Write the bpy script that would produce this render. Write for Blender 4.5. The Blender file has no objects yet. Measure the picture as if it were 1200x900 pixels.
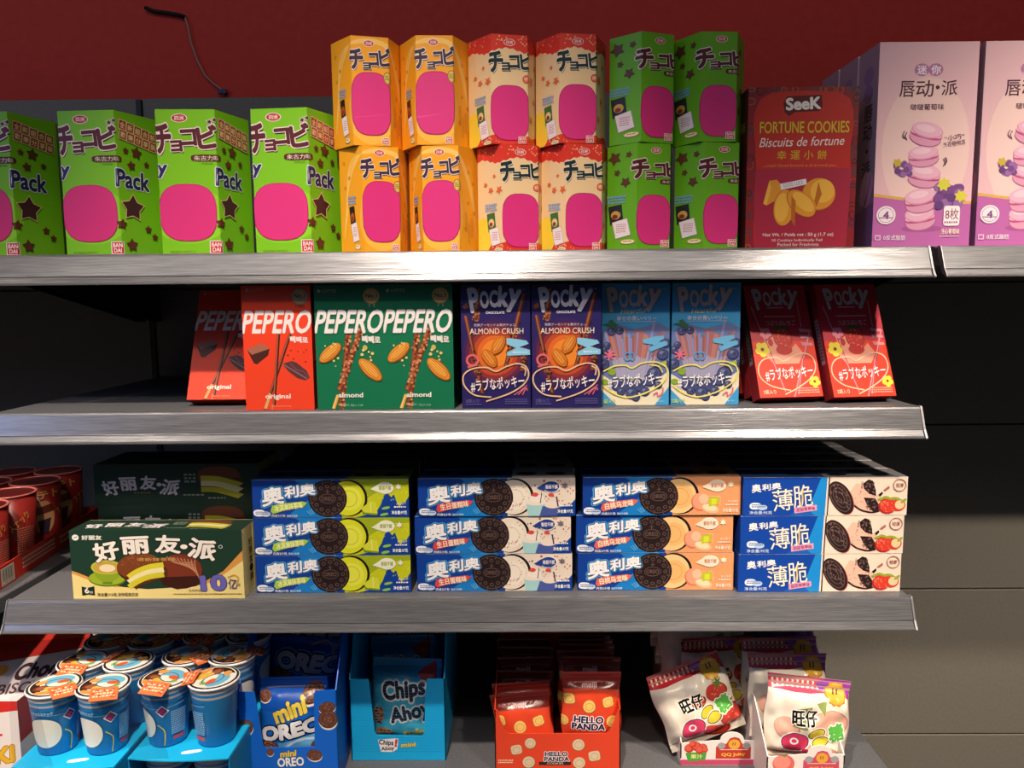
import bpy, bmesh, math, random
from mathutils import Vector, Matrix, Euler, noise
from math import sin, cos, pi, radians as RD
C = bpy.context.scene.collection
S = bpy.context.scene
# ------------------------------------------------------------------ camera, sky, lights
CZ = 1.55                                   # camera height
PITCH, ROLL, YAW, FPX = .1117, .0091, .0107, 900.
cd = bpy.data.cameras.new('camera'); cam = bpy.data.objects.new('camera', cd); C.objects.link(cam)
cd.sensor_width = 36; cd.lens = 36*FPX/1200; cd.clip_start = .02
cam.location = (0, 0, CZ); cam.rotation_euler = (pi/2-PITCH, ROLL, YAW)
S.camera = cam
S.view_settings.view_transform = 'Standard'
try: S.view_settings.look = 'None'
except Exception: pass
S.view_settings.gamma = 1; S.view_settings.exposure = 0; S.view_settings.use_curve_mapping = False
w = bpy.data.worlds.new('world'); S.world = w; w.use_nodes = True
w.node_tree.nodes['Background'].inputs[0].default_value = (.78, .84, 1, 1)
w.node_tree.nodes['Background'].inputs[1].default_value = .06
def spot(name, loc, target, energy, col, size, blend, rad=.05):
    l = bpy.data.lights.new(name, 'SPOT'); l.energy = energy; l.color = col; l.spot_size = RD(size); l.spot_blend = blend
    l.shadow_soft_size = rad
    o = bpy.data.objects.new(name, l); C.objects.link(o); o.location = loc
    o.rotation_euler = (Vector(target)-Vector(loc)).to_track_quat('-Z', 'Y').to_euler()
    return o
WARM = (1, .84, .68)
LZ = CZ+1.45
for X, E_ in ((-1.30, 192), (-.20, 205), (.95, 185)):      # steep row of track spots above the shelf front
    spot('track_spot', (X, -.04, LZ), (X*.85, .98, CZ-.98), E_, WARM, 45, .75, .035)
for X, E_ in ((-1.47, 22), (-.20, 26), (1.05, 150), (2.1, 190)):                # second track further out
    spot('track_spot', (X, -.62, LZ), (X*.72, 1.1, CZ-.70), E_, WARM, 42, .7, .035)
def area(name, loc, target, energy, col, sx, sy):
    l = bpy.data.lights.new(name, 'AREA'); l.shape = 'RECTANGLE'; l.size = sx; l.size_y = sy; l.energy = energy; l.color = col
    o = bpy.data.objects.new(name, l); C.objects.link(o); o.location = loc
    o.rotation_euler = (Vector(target)-Vector(loc)).to_track_quat('-Z', 'Y').to_euler()
area('store_fill_light', (-.3, -.7, CZ+1.75), (0, 1.2, CZ+.4), 10, (1, .9, .82), 3.0, .8)  # added soft fill standing in for the store's general lighting
area('blue_side_light', (-2.3, -.5, CZ+.9), (-.4, 1, CZ-.1), 8, (.35, .5, 1), .8, .9)  # unseen bluish source, added for the blue reflections on the left rails

# ------------------------------------------------------------------ pixel -> place on a real plane
RM = Euler((pi/2-PITCH, ROLL, YAW)).to_matrix()
def ray(px, py): return RM @ Vector(((px-600)/FPX, (450-py)/FPX, -1))
def gy(px, py, Y): d = ray(px, py); return d.x*Y/d.y, d.z*Y/d.y+CZ       # X, Z on the plane at depth Y
def gz(px, py, Z): d = ray(px, py); t = (Z-CZ)/d.z; return d.x*t, d.y*t   # X, Y on the plane at height Z

# ------------------------------------------------------------------ materials
def lin(h):
    h = h.lstrip('#'); v = [int(h[i:i+2], 16)/255 for i in (0, 2, 4)]
    return tuple((c/12.92 if c <= .04045 else ((c+.055)/1.055)**2.4) for c in v)+(1,)
MC = {}
def M(h, rough=.42, spec=.4, metal=0, name='print'):
    k = (h, rough, spec, metal)
    if k not in MC:
        m = bpy.data.materials.new(f'{name}_{h}'); m.use_nodes = True; b = m.node_tree.nodes['Principled BSDF']
        b.inputs['Base Color'].default_value = lin(h); b.inputs['Roughness'].default_value = rough
        b.inputs['Specular IOR Level'].default_value = spec; b.inputs['Metallic'].default_value = metal
        MC[k] = m
    return MC[k]
def noisy(name, h1, h2, scale, rough=.5, spec=.4, metal=0, bump=0., stretch=(1, 1, 1), r2=None):
    m = bpy.data.materials.new(name); m.use_nodes = True; nt = m.node_tree; b = nt.nodes['Principled BSDF']
    tc = nt.nodes.new('ShaderNodeTexCoord'); mp = nt.nodes.new('ShaderNodeMapping'); mp.inputs['Scale'].default_value = stretch
    n = nt.nodes.new('ShaderNodeTexNoise'); n.inputs['Scale'].default_value = scale; n.inputs['Detail'].default_value = 6
    r = nt.nodes.new('ShaderNodeValToRGB'); r.color_ramp.elements[0].color = lin(h1); r.color_ramp.elements[1].color = lin(h2)
    r.color_ramp.elements[0].position = .3; r.color_ramp.elements[1].position = .7
    L = nt.links.new
    L(tc.outputs['Object'], mp.inputs[0]); L(mp.outputs[0], n.inputs['Vector']); L(n.outputs['Fac'], r.inputs[0]); L(r.outputs[0], b.inputs['Base Color'])
    b.inputs['Roughness'].default_value = rough; b.inputs['Specular IOR Level'].default_value = spec; b.inputs['Metallic'].default_value = metal
    if r2:
        mr = nt.nodes.new('ShaderNodeMapRange'); mr.inputs[3].default_value = rough; mr.inputs[4].default_value = r2
        L(n.outputs['Fac'], mr.inputs[0]); L(mr.outputs[0], b.inputs['Roughness'])
    if bump:
        bp = nt.nodes.new('ShaderNodeBump'); bp.inputs['Strength'].default_value = bump; bp.inputs['Distance'].default_value = .002
        L(n.outputs['Fac'], bp.inputs['Height']); L(bp.outputs[0], b.inputs['Normal'])
    return m
M_RAIL = noisy('brushed_aluminium', '6c6c70', '868689', 40, .15, .5, .5, .06, (.6, 18, 18), .24)
rb = M_RAIL.node_tree.nodes['Principled BSDF']; rb.inputs['Anisotropic'].default_value = .6; rb.inputs['Anisotropic Rotation'].default_value = .25
rt = M_RAIL.node_tree.nodes.new('ShaderNodeTangent'); rt.direction_type = 'RADIAL'; rt.axis = 'X'
M_RAIL.node_tree.links.new(rt.outputs[0], rb.inputs['Tangent'])
M_DECK = noisy('grey_powder_coat', '55565a', '626367', 300, .5, .35, 0, .05)
M_PANEL = noisy('dark_grey_panel', '6a665e', '726e66', 200, .55, .3, 0, .03)
M_RED = noisy('red_wall_paint', 'c03c34', 'c84238', 60, .8, .2, 0, .15)
M_BLACK = M('0b0b0c', .6, .3, name='black_gap')
def clear_mat():
    m = bpy.data.materials.new('clear_film'); m.use_nodes = True; nt = m.node_tree
    for n in list(nt.nodes): nt.nodes.remove(n)
    o = nt.nodes.new('ShaderNodeOutputMaterial'); t = nt.nodes.new('ShaderNodeBsdfTransparent'); g = nt.nodes.new('ShaderNodeBsdfGlossy')
    g.inputs['Roughness'].default_value = .18; mx = nt.nodes.new('ShaderNodeMixShader'); mx.inputs[0].default_value = .16
    nt.links.new(t.outputs[0], mx.inputs[1]); nt.links.new(g.outputs[0], mx.inputs[2]); nt.links.new(mx.outputs[0], o.inputs[0])
    return m
M_FILM = clear_mat()
FOIL = dict(rough=.27, spec=.55)

# ------------------------------------------------------------------ mesh collecting
class MB:
    def __init__(s): s.v = []; s.f = []; s.m = []; s.sm = []
    def add(s, vs, fs, mat, smooth=False):
        n = len(s.v); s.v += [tuple(v) for v in vs]; s.f += [tuple(i+n for i in f) for f in fs]
        s.m += [mat]*len(fs) if not isinstance(mat, list) else mat; s.sm += [smooth]*len(fs)
        return s
    def box(s, x0, x1, y0, y1, z0, z1, mat, bev=0.):
        bm = bmesh.new(); bmesh.ops.create_cube(bm, size=1)
        for v in bm.verts: v.co = ((x0+x1)/2+v.co.x*(x1-x0), (y0+y1)/2+v.co.y*(y1-y0), (z0+z1)/2+v.co.z*(z1-z0))
        if bev: bmesh.ops.bevel(bm, geom=list(bm.edges), offset=bev, segments=1, affect='EDGES')
        return s.addbm(bm, mat)
    def addbm(s, bm, mat, smooth=False):
        bm.verts.index_update(); bm.normal_update()
        ms = [mat(f.normal) if callable(mat) else mat for f in bm.faces]
        s.add([v.co[:] for v in bm.verts], [[v.index for v in f.verts] for f in bm.faces], ms, smooth); bm.free(); return s
    def prism(s, pts, fn, t0, t1, mat):
        n = len(pts)
        vs = [fn(a, b, t0) for a, b in pts]+[fn(a, b, t1) for a, b in pts]
        fs = [tuple(range(n))[::-1], tuple(range(n, 2*n))]+[(i, (i+1) % n, n+(i+1) % n, n+i) for i in range(n)]
        return s.add(vs, fs, mat)
    def tube(s, pts, r, mat, n=8, smooth=True):
        P = [Vector(p) for p in pts]; vs = []; fs = []
        for i, p in enumerate(P):
            d = (P[min(i+1, len(P)-1)]-P[max(i-1, 0)]).normalized(); a = d.orthogonal().normalized(); b = d.cross(a)
            if i: a = (pa-d*pa.dot(d)).normalized(); b = d.cross(a)
            pa = a
            vs += [p+a*r*cos(2*pi*k/n)+b*r*sin(2*pi*k/n) for k in range(n)]
        for i in range(len(P)-1):
            fs += [(i*n+k, i*n+(k+1) % n, (i+1)*n+(k+1) % n, (i+1)*n+k) for k in range(n)]
        fs += [tuple(range(n))[::-1], tuple(range((len(P)-1)*n, len(P)*n))]
        return s.add(vs, fs, mat, smooth)
    def lathe(s, prof, mat, n=40, smooth=True, cx=0, cy=0):
        vs = []; fs = []; k = len(prof)
        for i in range(n):
            a = 2*pi*i/n; vs += [(cx+r*cos(a), cy+r*sin(a), z) for r, z in prof]
        for i in range(n):
            j = (i+1) % n; fs += [(i*k+q, j*k+q, j*k+q+1, i*k+q+1) for q in range(k-1)]
        return s.add(vs, fs, mat, smooth)
    def build(s, name, parent=None, loc=None):
        me = bpy.data.meshes.new(name); me.from_pydata(s.v, [], s.f)
        mats = []; idx = {}
        for m in s.m:
            if m.name not in idx: idx[m.name] = len(mats); mats.append(m); me.materials.append(m)
        me.polygons.foreach_set('material_index', [idx[m.name] for m in s.m]); me.polygons.foreach_set('use_smooth', s.sm)
        me.update()
        o = bpy.data.objects.new(name, me); C.objects.link(o)
        if parent: o.parent = parent
        if loc: o.location = loc
        return o
def tag(o, label=None, cat=None, group=None, kind=None):
    for k, v in (('label', label), ('category', cat), ('group', group), ('kind', kind)):
        if v: o[k] = v
    return o
def empty(name, loc=(0, 0, 0)):
    o = bpy.data.objects.new(name, None); C.objects.link(o); o.location = loc; o.empty_display_size = .03; return o
def copy_tree(o, parent=None):
    c = o.copy(); C.objects.link(c)
    if parent: c.parent = parent
    for ch in list(o.children): copy_tree(ch, c)
    return c
class Kind:
    """first use moves the prototype itself, later uses copy it"""
    def __init__(s, proto): s.p = proto; s.used = False
    def put(s, loc, rz=0., rx=0., ry=0., label=None, cat=None, group=None):
        o = copy_tree(s.p) if s.used else s.p; s.used = True
        o.location = loc; o.rotation_euler = (rx, ry, rz); tag(o, label, cat, group); return o

# ------------------------------------------------------------------ flat artwork printed on a surface
GC = {}
def glyph(t, off):
    k = (t, round(off, 4))
    if k not in GC:
        c = bpy.data.curves.new('lettering', 'FONT'); c.body = t; c.resolution_u = 3; c.offset = off
        o = bpy.data.objects.new('lettering', c); C.objects.link(o)
        bpy.context.view_layer.update(); dg = bpy.context.evaluated_depsgraph_get(); e = o.evaluated_get(dg); m = e.to_mesh()
        GC[k] = ([(v.co.x, v.co.y) for v in m.vertices], [tuple(p.vertices) for p in m.polygons])
        e.to_mesh_clear(); bpy.data.objects.remove(o); bpy.data.curves.remove(c)
    return GC[k]
def shifted(t, off):
    """outline thickening; dense Asian glyphs are overprinted in a ring of small shifts instead (list of copies)"""
    v, f = glyph(t, 0)
    if off < .004: return [(v, f)]
    k = 8 if off < .09 else 12
    rs = [(off*.7*cos(2*pi*i/k), off*.7*sin(2*pi*i/k)) for i in range(k)]
    if off >= .09: rs += [(off*.35*cos(2*pi*i/5), off*.35*sin(2*pi*i/5)) for i in range(5)]
    return [([(x+dx, y+dy) for x, y in v], f) for dx, dy in rs]+([(v, f)] if off < .09 else [])
def extent(t, off):
    v, f = glyph(t, 0); o = off*.7 if off >= .004 else 0
    xs = [p[0] for p in v]; ys = [p[1] for p in v]; return min(xs)-o, max(xs)+o, min(ys)-o, max(ys)+o
class Art:
    def __init__(s, W, H, rough=.42, spec=.4):
        s.W, s.H = W, H; s.lift = 0; s.items = []; s.part = 'carton'; s.rough, s.spec = rough, spec; s.frame(0, 0, 100, 100)
    def frame(s, x0, y0, x1, y1, u0=0, u1=None, vt=None, vb=0):
        u1 = s.W if u1 is None else u1; vt = s.H if vt is None else vt
        s.fx = (x0, (u1-u0)/(x1-x0), u0); s.fy = (y0, (vb-vt)/(y1-y0), vt); return s
    def raw(s, pts, faces, col, step=.000006):
        s.lift += step
        s.items.append((s.part, [((x-s.fx[0])*s.fx[1]+s.fx[2], (y-s.fy[0])*s.fy[1]+s.fy[2]) for x, y in pts], faces, M(col, s.rough, s.spec), s.lift))
    def poly(s, pts, col): s.raw(pts, [tuple(range(len(pts)))], col)
    def rect(s, x0, y0, x1, y1, col, rot=0):
        cx, cy = (x0+x1)/2, (y0+y1)/2; c, n = cos(RD(rot)), sin(RD(rot))
        s.poly([(cx+(x-cx)*c+(y-cy)*n, cy-(x-cx)*n+(y-cy)*c) for x, y in ((x0, y0), (x1, y0), (x1, y1), (x0, y1))], col)
    def ell(s, cx, cy, rx, ry, col, rot=0, n=28, p=1.0, a0=0, a1=360):
        c, q = cos(RD(rot)), sin(RD(rot)); pts = []
        for i in range(n if a1-a0 >= 360 else n+1):
            a = RD(a0+(a1-a0)*i/n); x = rx*math.copysign(abs(cos(a))**p, cos(a)); y = -ry*math.copysign(abs(sin(a))**p, sin(a))
            pts.append((cx+x*c+y*q, cy-x*q+y*c))
        s.poly(pts, col)
    def star(s, cx, cy, r, col, rot=0, k=.5, n=5):
        s.poly([(cx+(r if i % 2 == 0 else r*k)*sin(RD(rot)+pi*i/n), cy-(r if i % 2 == 0 else r*k)*cos(RD(rot)+pi*i/n)) for i in range(2*n)], col)
    def line(s, pts, w, col, closed=False):
        P = [Vector(p) for p in pts]; n = len(P); L = []; R = []
        for i, p in enumerate(P):
            a = P[(i-1) % n] if (i or closed) else p; b = P[(i+1) % n] if (i < n-1 or closed) else p
            d = (b-a).normalized(); q = Vector((-d.y, d.x))*w/2; L.append(p+q); R.append(p-q)
        fs = [(i, (i+1) % n, n+(i+1) % n, n+i) for i in range(n if closed else n-1)]
        s.raw([v[:] for v in L+R], fs, col)
    def curve(s, pts, w, col, closed=False, sub=6):
        P = [Vector(p) for p in pts]; n = len(P); out = []
        for i in range(n if closed else n-1):
            a, b, c, d = (P[(i+k) % n] if closed else P[min(max(i+k, 0), n-1)] for k in (-1, 0, 1, 2))
            for j in range(sub):
                t = j/sub; out.append(.5*((2*b)+(c-a)*t+(2*a-5*b+4*c-d)*t*t+(3*b-a-3*c+d)*t**3))
        if not closed: out.append(P[-1])
        s.line([o[:] for o in out], w, col, closed)
    def ring(s, cx, cy, rx, ry, w, col, rot=0, n=32):
        c, q = cos(RD(rot)), sin(RD(rot))
        s.line([(cx+rx*cos(2*pi*i/n)*c+ry*sin(2*pi*i/n)*q, cy-rx*cos(2*pi*i/n)*q+ry*sin(2*pi*i/n)*c) for i in range(n)], w, col, True)
    def text(s, t, x0, y0, x1, y1, col, b=0., rot=0, shear=0., out=None):
        """lettering stretched into the box; out = list of (colour, extra offset) printed behind it"""
        a, c, e, g = extent(t, b); cx, cy = (x0+x1)/2, (y0+y1)/2; cr, sr = cos(RD(rot)), sin(RD(rot))
        def T(p):
            x = x0+(p[0]-a)/(c-a or 1)*(x1-x0); y = y1-(p[1]-e)/(g-e or 1)*(y1-y0)
            x += shear*(cy-y); return (cx+(x-cx)*cr+(y-cy)*sr, cy-(x-cx)*sr+(y-cy)*cr)
        for oc, oo in (out or [])+([(col, 0)] if col else []):
            for i, (v, f) in enumerate(shifted(t, b+oo)): s.raw([T(p) for p in v], f, oc, .000006 if i == 0 else .000002)
    def chars(s, lst, col, b=0., out=None, shear=0.):
        for oc, oo in (out or [])+[(col, 0)]:
            for (t, x0, y0, x1, y1, *r) in lst: s.text(t, x0, y0, x1, y1, None, b, r[0] if r else 0, shear, [(oc, oo)])
    def smallprint(s, x0, y0, x1, y1, rows, col, seed=1, fill=.55):
        rd = random.Random(seed); h = (y1-y0)/rows; pts = []; fs = []
        for r in range(rows):
            x = x0
            while x < x1-h*.3:
                wd = h*rd.uniform(.35, .75); n = len(pts); y = y0+r*h
                pts += [(x, y), (min(x+wd, x1), y), (min(x+wd, x1), y+h*fill), (x, y+h*fill)]; fs.append((n, n+1, n+2, n+3)); x += wd+h*.22
        s.raw(pts, fs, col)
    def dots(s, x0, y0, x1, y1, n, r0, r1, col, seed=1, inside=None, k=6):
        rd = random.Random(seed); pts = []; fs = []
        while n:
            x, y, r = rd.uniform(x0, x1), rd.uniform(y0, y1), rd.uniform(r0, r1); n -= 1
            if inside and not inside(x, y): continue
            q = len(pts); t = rd.random()*6; pts += [(x+r*cos(t+2*pi*i/k), y+r*sin(t+2*pi*i/k)) for i in range(k)]; fs.append(tuple(range(q, q+k)))
        if fs: s.raw(pts, fs, col)
    def emit(s, parts, fn, us=(), vs=(), base=.00006, step=1., diag=None):
        """map every item onto the surface fn(u, v, lift), split at the lines us / vs and clipped to the face"""
        e = 1e-6
        for part, P, F, mat, lf in s.items:
            lift = base+step*lf
            u0, u1, v0, v1 = min(p[0] for p in P), max(p[0] for p in P), min(p[1] for p in P), max(p[1] for p in P)
            cuts = []
            for val, lo, hi, no, ax in ((0, u0, u1, (-1, 0, 0), 0), (s.W, u0, u1, (1, 0, 0), 0), (0, v0, v1, (0, -1, 0), 1), (s.H, v0, v1, (0, 1, 0), 1)):
                if (no[ax] < 0 and lo < val-e) or (no[ax] > 0 and hi > val+e): cuts.append((val, ax, no, True))
            cuts += [(u, 0, (1, 0, 0), False) for u in us if u0+e < u < u1-e]+[(v, 1, (0, 1, 0), False) for v in vs if v0+e < v < v1-e]
            if diag:
                du, dv = diag
                cuts += [(k*du, 0, Vector((1/du, -1/dv, 0)).normalized(), False) for k in range(math.floor(u0/du-v1/dv), math.ceil(u1/du-v0/dv)+1)]
            if cuts:
                bm = bmesh.new(); bv = [bm.verts.new((p[0], p[1], 0)) for p in P]
                for f in F:
                    try: bm.faces.new([bv[k] for k in f])
                    except ValueError: pass
                if len(cuts) > 1: bmesh.ops.triangulate(bm, faces=[f for f in bm.faces if len(f.verts) > 4])
                for val, ax, no, clr in cuts:
                    co = (val, 0, 0) if ax == 0 else (0, val, 0)
                    bmesh.ops.bisect_plane(bm, geom=list(bm.verts)+list(bm.edges)+list(bm.faces), dist=1e-7, plane_co=co, plane_no=no, clear_outer=clr)
                bm.verts.index_update(); P = [v.co[:2] for v in bm.verts]; F = [[v.index for v in f.verts] for f in bm.faces]; bm.free()
            if F: parts.setdefault(part, MB()).add([fn(p[0], p[1], lift) for p in P], F, mat)
def flat(O, U, V):
    O, U, V = Vector(O), Vector(U), Vector(V); N = U.cross(V)
    return lambda u, v, l: O+U*u+V*v+N*l
def finish(root, parts, order=None):
    for k, mb in parts.items():
        if mb.f: mb.build(k, root)
    return root

# ------------------------------------------------------------------ cartons
def carton(name, W, D, H, cols, arts, bev=.0007, rough=.42):
    """a folded card box: base centre at the origin, front towards -Y; cols = front, side, top, back"""
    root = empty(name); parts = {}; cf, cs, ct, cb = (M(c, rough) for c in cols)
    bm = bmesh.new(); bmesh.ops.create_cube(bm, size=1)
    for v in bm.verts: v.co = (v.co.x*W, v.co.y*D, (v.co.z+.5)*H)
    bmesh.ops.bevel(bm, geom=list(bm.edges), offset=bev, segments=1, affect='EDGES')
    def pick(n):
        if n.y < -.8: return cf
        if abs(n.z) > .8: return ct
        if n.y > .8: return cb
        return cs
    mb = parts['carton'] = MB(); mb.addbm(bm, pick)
    # glued side seam and the slit of the tuck flap on the top
    mb.box(-W/2+.002, W/2-.002, D/2-.0009, D/2-.0005, H-.0001, H+.00025, cs)
    mb.box(W/2-.0001, W/2+.0003, D*.28, D*.28+.0006, .001, H-.001, cs)
    F = {'front': flat((-W/2, -D/2, 0), (1, 0, 0), (0, 0, 1)), 'left': flat((-W/2, D/2, 0), (0, -1, 0), (0, 0, 1)),
         'right': flat((W/2, -D/2, 0), (0, 1, 0), (0, 0, 1)), 'top': flat((-W/2, -D/2, H), (1, 0, 0), (0, 1, 0))}
    for k, a in arts.items(): a.emit(parts, F[k])
    return finish(root, parts)
def hexbox(name, s, H, cols, art, rough=.42, b=None, a=None):
    """six-sided card box; the art runs over its left, front and right faces (u = 0..3s)"""
    root = empty(name); parts = {}; a = a or s*3**.5/2; b = b or s/2; h = s/2+b; sl = (a*a+b*b)**.5
    bm = bmesh.new(); ring = [(-h, 0), (-s/2, -a), (s/2, -a), (h, 0), (s/2, a), (-s/2, a)]
    lo = [bm.verts.new((x, y, 0)) for x, y in ring]; hi = [bm.verts.new((x, y, H)) for x, y in ring]
    bm.faces.new(lo[::-1]); bm.faces.new(hi)
    for i in range(6): bm.faces.new((lo[i], lo[(i+1) % 6], hi[(i+1) % 6], hi[i]))
    bmesh.ops.bevel(bm, geom=list(bm.edges), offset=.0006, segments=1, affect='EDGES')
    mb = parts['carton'] = MB(); mb.addbm(bm, lambda n: M(cols[1], rough) if abs(n.z) > .8 else M(cols[0], rough))
    mb.box(-s*.45, s*.45, a*.2, a*.2+.0005, H-.0001, H+.0003, M(cols[0], rough))
    c = [Vector((x, y, 0)) for x, y in ring[:4]]
    ns = [Vector((-a/sl, -b/sl, 0)), Vector((0, -1, 0)), Vector((a/sl, -b/sl, 0))]
    def fn(u, v, l):
        i = min(max(int(u/s+1e-5), 0), 2); f = u/s-i; n = ns[i]
        if abs(u-s) < 1e-6: n = (ns[0]+ns[1]).normalized(); i, f = 1, 0
        elif abs(u-2*s) < 1e-6: n = (ns[1]+ns[2]).normalized(); i, f = 2, 0
        p = c[i].lerp(c[i+1], f)+n*l; return (p.x, p.y, v)
    art.emit(parts, fn, us=(s, 2*s)); return finish(root, parts)

def burst(a, cx, cy, rx, ry, col, n=18, k=.82):
    a.poly([(cx+rx*(1 if i % 2 else k)*cos(pi*i/n), cy+ry*(1 if i % 2 else k)*sin(pi*i/n)) for i in range(2*n)], col)
def bandai(a, x0, y0, x1, y1, bg='c8323a'):
    a.part = 'maker_badge'; a.rect(x0, y0, x1, y1, 'f4e8e4'); d = (x1-x0)*.06; a.rect(x0+d, y0+d, x1-d, y1-d, bg); w_, h_ = x1-x0, y1-y0
    a.text('BAN', x0+w_*.14, y0+h_*.14, x1-w_*.14, y0+h_*.47, 'f4e8e4', .03); a.text('DAI', x0+w_*.2, y0+h_*.54, x1-w_*.2, y0+h_*.86, 'f4e8e4', .03)
    a.part = 'carton'
def oval_brand(a, cx, cy, rx, ry, col='c03440'):
    a.part = 'brand_oval'; a.ell(cx, cy, rx, ry, 'f2e2dc'); a.ell(cx, cy, rx*.9, ry*.85, col); a.text('四洲', cx-rx*.55, cy-ry*.5, cx+rx*.55, cy+ry*.5, 'f2e2dc', .02); a.part = 'carton'
def choco_title(a, lst, col, oc, sh):
    a.part = 'title'
    d = 8
    a.chars([(t, x0-2+5, y0+10, x1+5, y1+10, r) for t, x0, y0, x1, y1, r in lst], sh, .075)
    a.chars(lst, col, .06, [(oc, .06)]); a.part = 'carton'
# ---- large green six-sided box (design read on faces 275 units wide)
def family_box():
    s, H = .0715, .1745; a = Art(3*s, H); a.frame(605-275, 85, 605+550, 845)
    G = '7cc21e'
    a.rect(330, 85, 1155, 845, G)
    a.ell(740, 640, 190, 150, '8fd22c')
    oval_brand(a, 715, 130, 38, 23)
    a.part = 'title'
    a.chars([(t, x0+4, y0+9, x1+4, y1+9, r) for t, x0, y0, x1, y1, r in (('チ', 588, 160, 675, 318, 4), ('ョ', 668, 245, 724, 306, 4), ('コ', 716, 187, 792, 276, 4), ('ビ', 792, 168, 890, 290, 6))], '2c1a20', .08)
    a.chars([('チ', 588, 158, 675, 316, 4), ('ョ', 668, 245, 724, 306, 4), ('コ', 716, 187, 792, 276, 4), ('ビ', 792, 166, 890, 290, 6)], '5a262c', .06, [('f3dcd8', .065)])
    a.part = 'carton'
    for x, y, r in ((855, 150, 14), (878, 140, 12)): a.star(x, y, r+5, 'f3dcd8', 10); a.star(x, y, r, '5a262c', 10)
    a.ell(835, 338, 75, 18, '5a2a24', 0, 28, .5); a.text('朱古力味', 775, 326, 895, 352, 'e8d8cc', .01)
    a.text('內含2包', 810, 361, 862, 372, '3c5a18')
    a.part = 'family_lettering'
    a.text('Family', 388, 350, 650, 445, '28235c', .05, 0, 0, [('e4e2ee', .05)]); a.part = 'pack_lettering'; a.text('Pack', 872, 390, 1075, 490, '28235c', .05, -2, 0, [('e4e2ee', .05)])
    a.part = 'pink_patch'
    a.ell(735, 625, 135, 152, 'c02668', 0, 40, .72); a.ell(735, 625, 131, 148, 'dc3680', 0, 40, .72); a.part = 'carton'
    bandai(a, 828, 775, 892, 843)
    a.text('BANDAI NAMCO', 640, 828, 760, 836, '4a7a18')
    a.part = 'carton'
    for r, (y, t) in enumerate(((130, '全新組合裝'), (182, '歡樂分享裝'))):
        for k, ch in enumerate(t):
            x = 905+k*46; yy = y+k*9
            a.rect(x-3, yy-3, x+45, yy+51, 'e6c8a0', -9); a.rect(x+1, yy+1, x+41, yy+47, 'a83428', -9); a.text(ch, x+6, yy+8, x+36, yy+40, 'f0dcb0', .02, -9)
    B = '6a2f24'
    for x, y, r, q in ((936, 288, 20, 0), (1002, 290, 36, 8), (966, 362, 28, -8), (1062, 345, 20, 4), (890, 682, 30, 6), (942, 792, 38, -4), (1090, 740, 22, 5), (1050, 700, 24, 0)): a.star(x, y, r, '4a2018', q, .56); a.star(x, y, r*.85, B, q, .56)
    a.star(960, 590, 78, 'e8c890', 4, .58); a.star(960, 590, 70, '4c2230', 4, .58)
    # left face
    a.rect(420, 640, 500, 740, 'cfc2c8', 4); a.smallprint(425, 650, 495, 730, 6, '6a5a60', 3); a.rect(400, 770, 560, 842, '6aa6c8')
    a.text('メガ', 440, 170, 520, 260, '4a7a18', .02); a.star(540, 600, 34, B, 0, .56)
    return hexbox('snack_box', s, H, (G, '6fae1c'), a, b=.0235, a=.060)
# ---- small six-sided boxes
def mascotless(a, cx, cy, rx, ry):
    a.part = 'pink_patch'; a.ell(cx, cy, rx, ry, 'a81c62', 0, 40, .66); a.ell(cx, cy, rx*.965, ry*.975, 'd83280', 0, 40, .66); a.part = 'carton'
def side_cards(a, x, y, sc, dark, mid, sx=None):
    sx = sx or sc
    a.smallprint(x-18*sx, y-75*sc, x+75*sx, y-8*sc, 3, '7aa0cc', 5, .7)
    a.rect(x, y, x+62*sx, y+150*sc, dark, 6); a.ell(x+30*sx, y+80*sc, 22*sx, 34*sc, mid); a.ell(x+27*sx, y+92*sc, 13*sx, 18*sc, '8a2a20')
    a.rect(x+20*sx, y+122*sc, x+92*sx, y+262*sc, 'b09aa8', 12); a.rect(x+22*sx, y+125*sc, x+90*sx, y+259*sc, 'eee0e4', 12); a.smallprint(x+34*sx, y+155*sc, x+78*sx, y+230*sc, 5, 'b86a80', 7, .45)
    a.ell(x+85*sx, y+300*sc, 34*sx, 20*sc, 'c89a40'); a.ell(x+85*sx, y+300*sc, 30*sx, 16*sc, 'f0e4c0'); a.smallprint(x+66*sx, y+293*sc, x+104*sx, y+307*sc, 1, '7a5a28', 2)
SM_S, SM_H = .0448, .1285
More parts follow.
